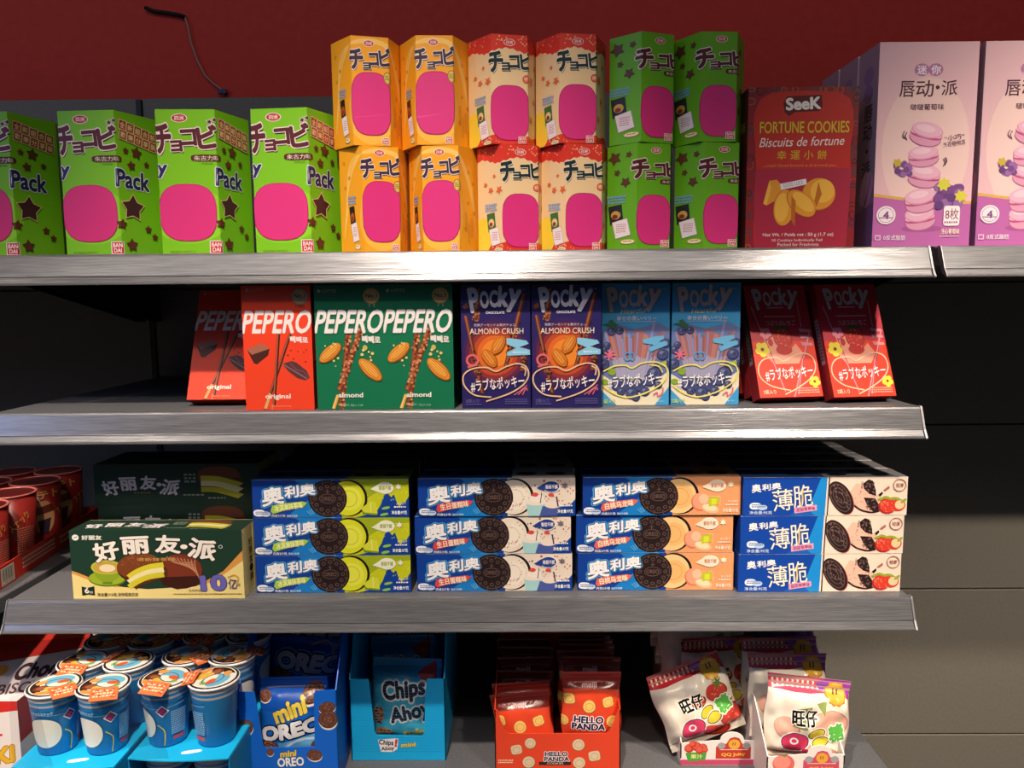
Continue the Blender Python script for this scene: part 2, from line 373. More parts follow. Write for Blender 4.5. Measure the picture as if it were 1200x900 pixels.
def yellow_box():
    s, H = SM_S, SM_H; a = Art(3*s, H); a.frame(283-283, 40, 283+566, 812)
    Y = 'f2a422'; a.rect(0, 40, 849, 812, Y)
    for k in range(5): a.curve([(40+k*12, 700-k*40), (120, 300-k*30), (300, 80+k*4), (560, 90+k*8), (740, 330+k*25), (800, 700)], 9, 'f6c568')
    a.ell(425, 560, 190, 245, 'f7b848')
    rd = random.Random(4)
    for x, y in ((60, 150), (120, 260), (70, 330), (700, 220), (760, 300), (690, 450), (770, 520), (650, 640)): a.star(x, y, 22, 'd08a1c', rd.uniform(0, 70), .5)
    oval_brand(a, 418, 88, 40, 24)
    choco_title(a, [('チ', 262, 128, 374, 275, 4), ('ョ', 368, 222, 430, 270, 4), ('コ', 416, 152, 490, 246, 4), ('ビ', 492, 118, 584, 246, 6)], '3c2740', 'eee0d8', '2a2036')
    mascotless(a, 425, 515, 152, 225)
    a.ell(555, 328, 32, 44, '8a6a20', 10); a.ell(555, 328, 26, 38, 'd8b860', 10); a.smallprint(535, 310, 575, 345, 3, '6a5018', 3)
    side_cards(a, 120, 470, 1.0, '221e1c', 'b0522c')
    bandai(a, 500, 752, 554, 802, 'b83038')
    for x, y in ((640, 520), (680, 600), (720, 560)): a.smallprint(x, y, x+30, y+150, 10, 'cf8440', x)
    return hexbox('snack_box', s, H, (Y, 'd8901c'), a)
def red_box():
    s, H = SM_S, SM_H; a = Art(3*s, H); a.frame(640-250, 55, 640+500, 820)
    R_, K = 'd8382c', 'eccb9c'; a.rect(390, 55, 1140, 820, K)
    a.poly([(390, 55), (1140, 55), (1140, 165)]+[(1140-k*25, 160+(10 if k % 2 else 0)-18*sin(k*.5)) for k in range(1, 30)]+[(390, 160)], R_)
    a.poly([(390, 820), (1140, 820), (1140, 760)]+[(1140-k*25, 752+(8 if k % 2 else 0)-14*sin(k*.45+1)) for k in range(1, 30)]+[(390, 760)], R_)
    a.dots(390, 60, 1140, 130, 60, 3, 7, 'f0a878', 2); a.dots(390, 775, 1140, 815, 40, 3, 7, 'f0a878', 3)
    a.ell(440, 700, 90, 130, 'f0d040')
    oval_brand(a, 765, 108, 40, 24, 'cc2f3c')
    choco_title(a, [('チ', 612, 170, 722, 322, 4), ('ョ', 708, 248, 768, 304, 4), ('コ', 762, 195, 834, 290, 4), ('ビ', 838, 172, 922, 294, 6)], '1f3034', 'efdfc4', '24302f')
    mascotless(a, 765, 600, 135, 195)
    a.ell(882, 360, 28, 28, 'c8402c'); a.ell(882, 360, 22, 22, 'e07a58'); a.smallprint(866, 350, 898, 372, 2, 'f4dcc0', 2)
    for x, y, r in ((555, 275, 18), (520, 375, 28), (603, 378, 34), (470, 330, 22), (960, 360, 40), (1010, 500, 30), (950, 640, 34), (1040, 250, 26)): a.star(x, y, r, 'dc6a38', r, .5)
    side_cards(a, 486, 540, .9, '3f6a3a', 'e8c890', 1.25)
    bandai(a, 822, 765, 875, 815, 'd0352f')
    return hexbox('snack_box', s, H, (K, R_), a)
def green_box():
    s, H = SM_S, SM_H; a = Art(3*s, H); a.frame(745-215, 30, 745+430, 790)
    G = '66ac1e'; a.rect(530, 30, 1175, 790, G)
    burst(a, 620, 660, 95, 130, 'd8c828')
    oval_brand(a, 868, 80, 34, 22)
    choco_title(a, [('チ', 704, 140, 826, 284, 4), ('ョ', 800, 232, 864, 282, 4), ('コ', 858, 172, 930, 264, 4), ('ビ', 932, 150, 1020, 266, 6)], '56222c', 'eedcd4', '2c1a22')
    a.ell(955, 301, 62, 17, '5a2a24', 0, 28, .5); a.text('朱古力味', 908, 291, 1004, 312, 'e8d8cc', .01)
    mascotless(a, 855, 575, 112, 180)
    for x, y, r in ((585, 120, 48), (688, 106, 22), (604, 226, 22), (665, 300, 36), (1040, 150, 30), (1080, 420, 40), (1030, 560, 30)): a.star(x, y, r+4, '3e2416', r, .55); a.star(x, y, r, '643a28', r, .55)
    side_cards(a, 546, 460, .9, '2a2730', 'c8a050', 1.6)
    bandai(a, 900, 722, 955, 772, 'c83848')
    return hexbox('snack_box', s, H, (G, '5a981a'), a)

# ------------------------------------------------------------------ flat card boxes
def fortune_box():
    W, D, H = .134, .042, .193; a = Art(W, H); a.frame(45, 75, 552, 822)
    a.rect(45, 75, 552, 822, '8a1c26')
    rd = random.Random(3)
    for k in range(46):                       # patterned border
        e = rd.random(); x, y = (rd.choice((58, 540)), 80+e*740) if k % 3 else (50+e*495, 90)
        a.ring(x, y, rd.uniform(8, 20), rd.uniform(8, 22), 5, rd.choice(('2a3048', 'a0583c', '5a1420', 'a04038', '3c4a50', '6a2030')))
    a.poly([(88, 822)]+[(88-8*sin(k), 822-k*60) for k in range(1, 9)]+[(70, 250), (74, 190), (98, 130), (150, 100), (300, 92), (460, 100), (510, 130), (528, 190), (530, 260), (520, 350)]+[(520+6*sin(k), 400+k*60) for k in range(0, 7)]+[(512, 822)], 'c02a22')
    a.poly([(88, 822), (80, 560), (86, 450), (522, 450), (526, 560), (514, 822)], 'a82440')
    a.part = 'brand_badge'
    a.poly([(205, 150), (220, 118), (380, 112), (385, 165), (372, 186), (260, 190), (232, 208), (212, 190)], '5a1018')
    a.text('SeeK', 216, 122, 378, 180, 'f2e8e2', .06, 2)
    a.part = 'title'
    a.text('FORTUNE COOKIES', 100, 232, 512, 286, 'd8bc28', .02, 0, 0, [('6a3c10', .02)])
    a.text('Biscuits de fortune', 104, 303, 492, 346, 'efe2dc', .005, 1, .25)
    for k, ch in enumerate('幸運小餅'): a.text(ch, 182+k*62, 366, 226+k*62, 408, 'd8a428', .015)
    a.part = 'carton'
    a.text('...crack! Good fortune is all around you...', 118, 428, 466, 445, 'd89060')
    a.part = 'cookie_picture'
    c1, c2, c3 = 'e0962c', 'f0b444', 'b8681c'
    a.poly([(150, 505), (185, 500), (228, 550), (215, 580), (140, 620), (124, 612)], c1); a.poly([(150, 505), (160, 540), (140, 620), (124, 612)], c2)
    a.ell(380, 570, 78, 76, c3); a.ell(382, 568, 76, 73, c1); a.ell(398, 555, 55, 55, c2); a.poly([(378, 510), (395, 570), (372, 630), (362, 600)], c3)
    a.ell(222, 630, 50, 85, c3, -5); a.ell(222, 632, 48, 84, c1, -5); a.ell(212, 630, 32, 68, c2, -5); a.ell(300, 612, 82, 48, c3, -42); a.ell(302, 612, 79, 45, c1, -42); a.ell(310, 605, 62, 30, c2, -42)
    a.poly([(255, 575), (275, 600), (274, 720), (256, 690)], c3)
    a.poly([(200, 520), (320, 497), (324, 523), (206, 548)], 'efe6ea'); a.text('GOOD LUCK', 215, 512, 308, 530, '8a7a80', 0, 10)
    a.part = 'carton'
    a.text('Net Wt. / Poids net : 50 g (1.7 oz)', 126, 750, 455, 770, 'f0dcd4', .01); a.text('10 Cookies Individually Foil', 170, 778, 404, 794, 'f0dcd4'); a.text('Packed for Freshness', 196, 797, 388, 812, 'f0dcd4')
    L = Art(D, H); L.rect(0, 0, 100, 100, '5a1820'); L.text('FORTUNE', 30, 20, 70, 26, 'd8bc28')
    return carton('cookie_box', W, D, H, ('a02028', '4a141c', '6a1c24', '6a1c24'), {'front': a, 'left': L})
def macaron(a, cx, cy, rx, ry, rot):
    c, q = cos(RD(rot)), sin(RD(rot))
    def at(dx, dy): return cx+dx*c+dy*q, cy-dx*q+dy*c
    x, y = at(0, ry*.32); a.ell(x, y, rx, ry*.68, 'b0608c', rot); a.ell(x, y-2, rx*.97, ry*.63, 'dc9cba', rot)
    x, y = at(0, 0); a.ell(x, y, rx*1.0, ry*.36, 'b8507e', rot, 28, .7); a.ell(x, y-2, rx*.98, ry*.22, 'e6b4c8', rot, 28, .7)
    x, y = at(0, -ry*.33); a.ell(x, y, rx*.98, ry*.62, 'd894b4', rot); a.ell(x, y-2, rx*.93, ry*.56, 'e8b2ca', rot); a.ell(x-rx*.1, y-ry*.15, rx*.6, ry*.28, 'f0c8d8', rot)
def grapes(a, x, y, r, k, seed):
    rd = random.Random(seed)
    for i in range(k): a.ell(x+rd.uniform(-r, r)*.8, y+rd.uniform(-r, r)*.7, r*.34, r*.34, rd.choice(('7a4a8c', '9a6aa8', '68407c')))
def pink_box():
    W, D, H = .1195, .054, .242; a = Art(W, H); a.frame(130, 50, 466, 770)
    K = 'e9bcc4'; a.rect(130, 50, 466, 770, K); a.ell(300, 420, 150, 250, 'f0ccc8')
    a.poly([(130, 770), (130, 578)]+[(130+k*21, 578+30*sin(k/16*pi*.55)) for k in range(1, 17)]+[(466, 770)], 'dcae58')
    a.poly([(130, 770), (130, 590)]+[(130+k*21, 588+30*sin(k/16*pi*.55)) for k in range(1, 17)]+[(466, 770)], 'bd68ac')
    a.part = 'brand_badge'
    a.ell(275, 146, 25, 22, 'b878a8'); a.ell(322, 146, 25, 22, 'b878a8'); a.text('迷', 259, 130, 292, 162, 'f6e8ee', .03); a.text('你', 306, 130, 339, 162, 'f6e8ee', .03)
    a.part = 'title'
    a.chars([('唇', 202, 184, 254, 240), ('动', 258, 182, 318, 240), ('·', 324, 200, 338, 214), ('派', 344, 182, 398, 236)], '4a2438', .012)
    a.part = 'carton'; a.text('啵啵葡萄味', 242, 264, 356, 286, '5c3048', .02)
    a.part = 'macaron_picture'
    a.ell(300, 705, 70, 12, 'a85a98')
    for cx, cy, rx, ry, r in ((292, 668, 52, 46, 8), (292, 605, 55, 46, 10), (300, 518, 55, 44, -8), (294, 448, 52, 40, 6), (300, 370, 56, 44, -14)): macaron(a, cx, cy, rx, ry, r)
    grapes(a, 225, 488, 32, 18, 2); a.star(206, 470, 18, 'c8b040', 20, .6, 6); grapes(a, 385, 590, 48, 40, 3); a.star(368, 548, 26, 'd8d048', 0, .65, 7); a.star(428, 590, 24, 'd8d048', 30, .65, 7)
    a.part = 'carton'
    for x, y, q in ((222, 372, 1), (230, 376, 1), (366, 470, -1), (372, 465, -1)): a.curve([(x+4*q, y-14), (x-2*q, y), (x+4*q, y+14)], 3, '6a4058')
    a.text('“小巧”', 362, 372, 430, 392, '5c3048', 0, 8); a.text('大花植物派', 358, 394, 434, 412, '5c3048', 0, 8)
    a.ell(174, 656, 33, 33, 'f4e6ec'); a.ring(174, 656, 26, 26, 2, 'b878a8'); a.text('4', 164, 642, 184, 670, '7a3a7c', .03); a.rect(150, 664, 198, 667, '7a3a7c')
    a.ell(400, 660, 28, 36, 'f6ecee', 0, 28, .3); a.text('8枚', 378, 634, 424, 674, '8a4468', .01); a.smallprint(376, 680, 424, 692, 1, '9a5a88', 4)
    a.text('注心葡萄味', 366, 706, 430, 726, 'f4e0d0', .03); a.smallprint(362, 732, 432, 738, 1, 'e8c8d8', 5)
    a.text('0反式脂肪', 168, 728, 244, 746, 'f6ecf4', .01); a.rect(138, 728, 158, 746, 'e8d0e4'); a.rect(141, 731, 155, 743, 'bd68ac')
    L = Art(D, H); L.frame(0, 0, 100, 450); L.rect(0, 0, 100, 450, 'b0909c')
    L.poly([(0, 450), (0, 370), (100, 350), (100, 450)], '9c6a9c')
    L.ell(52, 60, 24, 20, '9878a0'); L.ell(52, 100, 24, 20, '9878a0')
    for k, ch in enumerate('唇动·派'): L.text(ch, 34 if ch != '·' else 50, 126+k*42 if ch != '·' else 224, 78 if ch != '·' else 62, 164+k*42 if ch != '·' else 234, '3a2030', .02)
    L.part = 'side_picture'; macaron(L, 60, 318, 42, 34, 70)
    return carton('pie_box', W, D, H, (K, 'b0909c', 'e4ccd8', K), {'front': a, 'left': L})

def pepero(kind):
    W, D, H = .0865, .0225, .1555; a = Art(W, H)
    if kind == 'red':
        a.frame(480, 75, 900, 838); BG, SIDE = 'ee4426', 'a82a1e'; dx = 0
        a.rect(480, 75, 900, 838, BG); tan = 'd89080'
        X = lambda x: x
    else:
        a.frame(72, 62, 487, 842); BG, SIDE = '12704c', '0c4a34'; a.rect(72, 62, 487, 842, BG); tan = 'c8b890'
    if kind == 'red':
        a.ell(518, 100, 11, 11, tan); a.text('LOTTE', 538, 91, 622, 109, tan)
        a.part = 'medal'; a.ell(835, 142, 52, 52, '8a6a48'); a.ell(835, 142, 47, 47, 'b89a6c'); a.text('No.1', 800, 122, 868, 150, '4a2a1c', .03); a.smallprint(800, 158, 868, 166, 1, '5a3a28', 3); a.text('1983', 808, 190, 862, 210, '5a2420', .02)
        a.part = 'picture'
        for p, q, r in (((596, 835), (768, 368), 20), ((652, 808), (698, 368), 20)):
            a.line([p, q], r, '4a2018'); a.line([(p[0]-4, p[1]), (q[0]-4, q[1])], r*.45, 'a8583c')
        a.line([(598, 830), (632, 735)], 18, 'e0a468'); a.line([(640, 835), (642, 800)], 10, 'd87a50')
        a.poly([(500, 462), (592, 425), (640, 458), (628, 500), (560, 553), (540, 548)], '4a2420'); a.poly([(500, 462), (592, 425), (640, 458), (530, 495)], 'a86850')
        a.poly([(712, 552), (770, 535), (800, 545), (860, 595), (878, 640), (850, 656), (800, 640), (750, 600)], '5a3438'); a.line([(715, 553), (860, 645)], 8, '8a6468'); a.curve([(760, 545), (800, 590), (840, 600), (870, 640)], 6, '7a5054')
        a.dots(740, 460, 880, 560, 8, 3, 7, '8a2a20', 4)
        a.part = 'title'; a.text('PEPERO', 486, 224, 900, 366, 'f3e4e0', .035, 0, .2, [('c8837a', .02)])
        a.part = 'carton'; a.text('빼빼로', 766, 384, 876, 424, 'f0dcd8', .05, -4, -.1)
        a.text('original', 600, 738, 756, 776, 'f6e6dc', .035); a.smallprint(640, 812, 760, 822, 1, 'e88a6c', 6)
    else:
        a.poly([(102, 86), (114, 98), (102, 110), (90, 98)], tan); a.text('LOTTE', 121, 89, 204, 107, tan)
        a.part = 'medal'; a.ell(415, 130, 52, 52, '8a6c34'); a.ell(415, 130, 47, 47, 'c8a868'); a.text('No.1', 380, 114, 448, 142, '3c2a14', .03); a.smallprint(382, 150, 446, 158, 1, '5a4420', 3); a.rect(400, 180, 404, 198, 'c8b890'); a.rect(428, 180, 432, 198, 'c8b890')
        a.part = 'picture'
        for p, q in (((214, 835), (272, 360)), ((208, 720), (348, 330))):
            a.line([p, q], 36, '6e3420'); a.line([(p[0]-4, p[1]), (q[0]-4, q[1])], 20, '9a5030')
            P0, P1 = Vector(p), Vector(q); d = (P1-P0); n = Vector((-d.y, d.x)).normalized(); rd = random.Random(p[0])
            for k in range(60):
                c = P0+d*rd.random()+n*rd.uniform(-18, 18); a.dots(c.x, c.y, c.x+1, c.y+1, 1, 5, 10, rd.choice(('c07850', 'd89868', '5a2414')), k)
        a.line([(168, 836), (198, 748)], 20, 'dca848'); a.line([(164, 836), (194, 750)], 7, 'f0d080')
        for cx, cy, rx, ry, r in ((160, 484, 84, 40, 42), (398, 592, 92, 42, -46)):
            a.ell(cx, cy, rx, ry, '9a5418', r); a.ell(cx-2, cy-3, rx*.95, ry*.88, 'd88c30', r); a.ell(cx-4, cy-6, rx*.75, ry*.5, 'ecac4c', r)
            for k in (-2, -1, 0, 1, 2):
                c_, s_ = cos(RD(r)), sin(RD(r)); o = k*ry*.3
                a.line([(cx-rx*.75*c_+o*s_, cy+rx*.75*s_+o*c_), (cx+rx*.75*c_+o*s_, cy-rx*.75*s_+o*c_)], 3, 'a8601c')
        a.dots(130, 400, 210, 580, 7, 5, 9, 'd8c880', 5); a.dots(350, 430, 440, 560, 7, 6, 12, 'd8c880', 9); a.ell(370, 452, 14, 16, 'c8b460')
        a.part = 'title'; a.text('PEPERO', 80, 214, 482, 362, 'ebe6e4', .035, 0, .2, [('8aa49a', .02)])
        a.part = 'carton'; a.text('빼빼로', 352, 378, 464, 424, 'e8e2dc', .05, -4, -.1)
        a.text('almond', 200, 734, 350, 766, 'ecf0e4', .035); a.text('NET WT. 32g (1.1oz)', 202, 808, 345, 824, 'a8c8a8')
    Rt = Art(D, H); Rt.rect(0, 0, 100, 100, SIDE); Rt.rect(25, 20, 75, 60, BG)
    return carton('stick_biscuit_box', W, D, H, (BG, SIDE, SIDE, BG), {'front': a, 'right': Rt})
LOVE = '#ラブなポッキー'
def heart(a, P, w, col): a.curve(P, w, col)
def ribbon(a, pts, col, txt=None):
    a.poly(pts, col)
def pocky_letters(a, x0, y0, x1, y1, col, oc):
    a.part = 'title'; sx, sy = (x1-x0)/325, (y1-y0)/165
    a.chars([(t, x0+p*sx, y0+q*sy, x0+r*sx, y0+u*sy, g) for t, p, q, r, u, g in (('P', 2, 8, 66, 162, 9), ('O', 70, 30, 126, 138, 4), ('C', 128, 26, 180, 132, 0), ('k', 182, 0, 246, 130, -3), ('y', 238, 20, 318, 164, -9))], col, .065, [(oc, .03)])
    a.part = 'carton'
def pocky(kind):
    W, D, H = .0862, .0225, .1545; a = Art(W, H)
    if kind == 'almond':
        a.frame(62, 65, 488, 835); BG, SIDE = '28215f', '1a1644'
        a.rect(62, 65, 488, 835, BG)
        for c, rx, ry in (('3c2058', 205, 215), ('5e2448', 185, 190), ('8c3034', 162, 165), ('b84a28', 138, 140), ('d8682a', 112, 112), ('e8862e', 84, 84)): a.ell(272, 490, rx, ry, c)
        a.part = 'picture'
        for p, q, r, n in (((92, 255), (190, 745), 26, 1), ((178, 88), (150, 290), 24, 1), ((452, 120), (335, 580), 28, 1), ((455, 470), (440, 600), 22, 0)):
            a.line([p, q], r, '5a2a20'); a.line([(p[0]-3, p[1]), (q[0]-3, q[1])], r*.4, 'a05a3c'); P0, d = Vector(p), Vector(q)-Vector(p); rd = random.Random(p[0])
            for k in range(26): c = P0+d*rd.uniform(.35, 1); a.dots(c.x-r*.8, c.y, c.x+r*.8, c.y+2, 1, 5, 10, rd.choice(('3c1a18', '7a4028', 'a8683c')), k)
        a.poly([(70, 200), (98, 178), (112, 205), (86, 215)], '8a4a30')
        for cx, cy, rx, ry, r in ((292, 440, 66, 38, 58), (235, 522, 68, 38, -54)):
            a.ell(cx, cy, rx, ry, '8a4014', r); a.ell(cx-2, cy-3, rx*.95, ry*.9, 'cc7424', r); a.ell(cx-4, cy-6, rx*.72, ry*.5, 'e29440', r)
            for k in (-1, 0, 1):
                c_, s_ = cos(RD(r)), sin(RD(r)); o = k*ry*.4; a.line([(cx-rx*.75*c_+o*s_, cy+rx*.75*s_+o*c_), (cx+rx*.75*c_+o*s_, cy-rx*.75*s_+o*c_)], 3, '9a5018')
        pocky_letters(a, 110, 72, 435, 240, 'cfcbd8', '3a3464')
        a.text('CHOCOLATE', 216, 229, 330, 245, 'e4e0e8', .03); a.text('Glico', 405, 86, 462, 102, '8a86a8')
        a.text('完熟アーモンド＆贅沢チョコ', 142, 305, 394, 322, 'd8d0dc')
        a.part = 'flavour_lettering'; a.text('ALMOND CRUSH', 116, 334, 446, 370, 'ead8c4', .006); a.part = 'carton'
        ribbon(a, [(342, 396), (390, 400), (466, 412), (478, 432), (420, 452), (486, 470), (486, 500), (344, 506), (344, 484), (400, 458), (342, 432)], '86c4e4'); a.text('糖質控えめ', 380, 478, 470, 490, 'eef4f8')
        a.ring(130, 532, 34, 32, 14, 'd8686a'); a.line([(100, 575), (160, 560)], 12, 'd8686a')
        heart(a, [(244, 764), (140, 750), (78, 690), (74, 625), (130, 585), (215, 578), (275, 602), (345, 570), (410, 555), (460, 575), (476, 630), (440, 690), (350, 745), (212, 790)], 9, 'e4bc98'); heart(a, [(430, 572), (458, 592), (452, 632)], 8, 'e4bc98')
        a.part = 'hashtag_lettering'; a.text(LOVE, 116, 640, 450, 716, 'f0e8ea', .02, 6, 0, [('5a2448', .03)]); a.part = 'carton'
        for k in range(3): a.curve([(385+k*26, 752), (425+k*18, 725-k*8), (468, 690+k*18)], 6, 'd06a80')
        a.text('2袋入り', 84, 776, 168, 800, '6a66a0', .01); a.smallprint(84, 806, 180, 816, 1, '6a66a0', 3); a.smallprint(330, 776, 470, 815, 3, '5a5690', 4)
    elif kind == 'blue':
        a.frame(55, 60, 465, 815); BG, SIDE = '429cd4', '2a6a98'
        a.rect(55, 60, 465, 815, BG)
        a.poly([(55, 360), (120, 300), (260, 340), (400, 300), (465, 340), (465, 680), (55, 680)], '6878aa')
        a.poly([(55, 620), (120, 660), (260, 640), (400, 650), (465, 600), (465, 700), (380, 815), (150, 815), (55, 720)], 'e6dcc0')
        rd = random.Random(8)
        a.part = 'picture'
        for k in range(26):
            t = (k-12.5)/12.5; x = 255+t*175; top = 330+rd.uniform(0, 70)+abs(t)*15-(70 if k == 21 else 0); bx = 250+t*95
            a.line([(bx, 640), (x, top)], 15, rd.choice(('a86a68', 'b87c74', '94605e', '8a8ab8'))); a.line([(bx-3, 640), (bx+(x-bx)*.45-3, 640+(top-640)*.45)], 8, 'a4a4c4')
        for x, y, r in ((75, 470, 28), (70, 560, 34), (90, 440, 22), (165, 350, 24), (115, 355, 26), (425, 500, 36), (440, 430, 30), (450, 560, 24), (150, 690, 36), (210, 690, 42), (280, 690, 44), (345, 660, 40), (240, 740, 38), (320, 730, 30), (375, 620, 44), (265, 765, 26), (175, 730, 26), (400, 690, 24)):
            a.ell(x, y, r, r, '2c3058'); a.ell(x-2, y-3, r*.85, r*.82, '48507e'); a.ell(x-r*.2, y-r*.35, r*.35, r*.28, '7880a4'); a.ring(x+r*.2, y-r*.1, r*.2, r*.2, 4, '22264a')
        for p in ([(60, 310), (130, 295), (160, 320), (110, 325)], [(95, 290), (120, 280), (150, 330), (130, 340)]): a.poly(p, '3a6a50')
        a.ell(120, 605, 24, 22, '88a838'); a.ell(75, 668, 22, 18, '88a838'); a.poly([(400, 560), (445, 535), (450, 580)], 'a8b848')
        pocky_letters(a, 90, 70, 412, 238, 'cbb6b4', '4a7ca8')
        a.text('Heartful', 172, 212, 318, 244, 'cfd8a8', 0, 2, .3); a.text('Glico', 385, 86, 440, 102, 'a8c4d8')
        a.part = 'flavour_lettering'; a.text('幸せの青いベリー', 145, 260, 386, 288, 'dcd8e0', .01); a.part = 'carton'; a.rect(145, 292, 380, 295, 'b8c4d8')
        ribbon(a, [(300, 405), (380, 385), (428, 382), (432, 402), (395, 420), (452, 418), (452, 440), (350, 482), (340, 462), (370, 438), (308, 428)], '6ab2dc')
        for k in range(7): a.line([(105, 500), (105+34*cos(k*.9), 500+34*sin(k*.9))], 10, 'e0708c')
        a.ring(212, 510, 16, 24, 8, '5a9ad0'); a.ring(240, 510, 14, 24, 8, '5a9ad0')
        heart(a, [(66, 602), (130, 570), (200, 565), (240, 582), (300, 552), (380, 545), (440, 570), (455, 620), (420, 680), (330, 735), (220, 765), (130, 740), (62, 690)], 9, 'ece078'); heart(a, [(345, 562), (400, 572), (425, 610)], 8, 'ece078')
        a.part = 'hashtag_lettering'; a.text(LOVE, 92, 615, 420, 698, 'f6f2f4', .02, 6, 0, [('4a4c78', .03)]); a.part = 'carton'
        a.curve([(368, 752), (392, 735), (398, 760), (425, 738), (428, 705)], 7, 'e0607c')
        a.text('2袋入り', 60, 775, 140, 803, 'b8cc60', .03); a.text('ブルーベリー', 390, 784, 440, 796, 'e8f2f8')
    else:
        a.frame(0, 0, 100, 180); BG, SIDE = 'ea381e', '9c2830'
        a.rect(0, 0, 100, 180, BG); a.rect(0, 0, 100, 92, 'c42c40')  # upper half painted darker to imitate shade
        a.part = 'picture'
        a.poly([(18, 95), (36, 84), (40, 100), (58, 108), (70, 96), (80, 112), (70, 128), (30, 128), (20, 115)], 'ee9c84')
        for p, q, r in (((8, 36), (42, 172), 3.6), ((84, 26), (84, 70), 3), ((96, 78), (55, 180), 4.4), ((10, 40), (14, 60), 3), ((78, 120), (62, 176), 3.4)):
            a.line([p, q], r, 'b8424c'); a.line([(p[0]-.5, p[1]), (q[0]-.5, q[1])], r*.45, 'e88c90')
        a.ell(50, 106, 13, 8, 'c02c28'); a.ell(51, 86, 15.5, 19, '8a1a20'); a.poly([(36, 80), (66, 78), (63, 98), (55, 109), (48, 109), (39, 97)], 'c42424'); a.ell(50, 84, 14.5, 14, 'c82a28'); a.dots(39, 74, 62, 102, 30, .5, .9, 'e8a068', 3)
        a.poly([(38, 71), (44, 66), (48, 69), (53, 65), (57, 69), (64, 68), (62, 74), (50, 72), (42, 75)], '4a5a34')
        a.ell(30, 94, 4, 6, 'c02c28')
        a.part = 'carton'
        pocky_letters(a, 13, 4, 87, 42, 'd0c2cc', '7a2438')
        a.rect(33, 37, 60, 38.6, 'd0c2cc'); a.smallprint(26, 51, 76, 55, 1, 'd8a8b0', 3); a.text('つぶつぶいちご', 27, 58, 75, 67, 'dcb8b8', .01)
        for y in (72, 82, 94): a.poly([(78, y), (96, y+2), (98, y+6), (80, y+6)], 'd88c98')
        def flower(x, y, r, c, cc):
            for k in range(5): a.ell(x+r*.62*cos(k*1.257+.3), y+r*.62*sin(k*1.257+.3), r*.48, r*.48, c)
            a.ell(x, y, r*.25, r*.25, cc)
        flower(24, 79, 8.5, 'e888a0', 'c03448'); flower(15, 105, 11, 'eed838', '8a3020'); flower(90, 157, 8.5, 'eed838', '8a3020')
        heart(a, [(50, 170), (22, 163), (6, 150), (4, 134), (14, 121), (34, 118), (46, 124), (62, 116), (80, 112), (93, 119), (95, 136), (84, 152), (62, 166), (40, 176)], 1.9, 'ecc4a0')
        a.part = 'hashtag_lettering'; a.text(LOVE, 13, 133, 90, 152, 'f6ecea', .02, 5, 0, [('8a2028', .03)]); a.part = 'carton'
        a.text('2袋入り', 6, 168, 26, 175, 'f0d0b0', .02); a.smallprint(60, 166, 95, 176, 3, 'f0b098', 5)
    L = Art(D, H); L.rect(0, 0, 100, 100, SIDE); L.rect(35, 30, 75, 70, 'a89aa0' if kind == 'berry' else BG); L.smallprint(40, 32, 70, 68, 12, '5a3038', 4)
    R_ = Art(D, H); R_.rect(0, 0, 100, 100, SIDE)
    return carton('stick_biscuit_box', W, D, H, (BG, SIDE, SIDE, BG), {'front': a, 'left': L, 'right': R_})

def sandwich_cookie(a, cx, cy, r, ry=None, rot=0, word=True):
    ry = ry or r; D, E_ = '241818', '6a524c'
    a.ell(cx, cy, r, ry, '120c0c', rot, 40); a.ell(cx, cy, r*.97, ry*.97, D, rot, 40); a.ring(cx, cy, r*.88, ry*.88, r*.03, E_, rot)
    c, s = cos(RD(rot)), sin(RD(rot))
    for k in range(24):
        t = 2*pi*k/24
        if k % 2: a.line([(cx+r*.90*cos(t), cy+ry*.90*sin(t)), (cx+r*.97*cos(t), cy+ry*.97*sin(t))], r*.03, E_)
    for k in range(12):
        t = 2*pi*k/12; x, y = cx+r*.66*cos(t), cy+ry*.66*sin(t); a.ring(x, y, r*.085, ry*.085, r*.035, E_, 0, 8); x, y = cx+r*.8*cos(t+.26), cy+ry*.8*sin(t+.26); a.poly([(x, y-r*.05), (x+r*.05, y), (x, y+r*.05), (x-r*.05, y)], E_)
    if word:
        a.ring(cx, cy, r*.42, ry*.24, r*.03, E_); a.text('OREO', cx-r*.33, cy-ry*.11, cx+r*.33, cy+ry*.11, '6a544e', .03)
        a.line([(cx, cy-ry*.24), (cx, cy-ry*.5)], r*.035, E_); a.line([(cx-r*.1, cy-ry*.38), (cx+r*.1, cy-ry*.38)], r*.035, E_)
OW, OD, OH = .2035, .0495, .0500
def top_art(W, D, bg, k=4):
    t = Art(W, D); t.frame(0, 0, 200, 50); t.rect(0, 0, 200, 50, bg)
    for i in range(5): t.ell(24+i*38, 24, 13, 9, '0a0a0e')
    t.rect(0, 48.4, 200, 50, 'd8e0e8'); return t
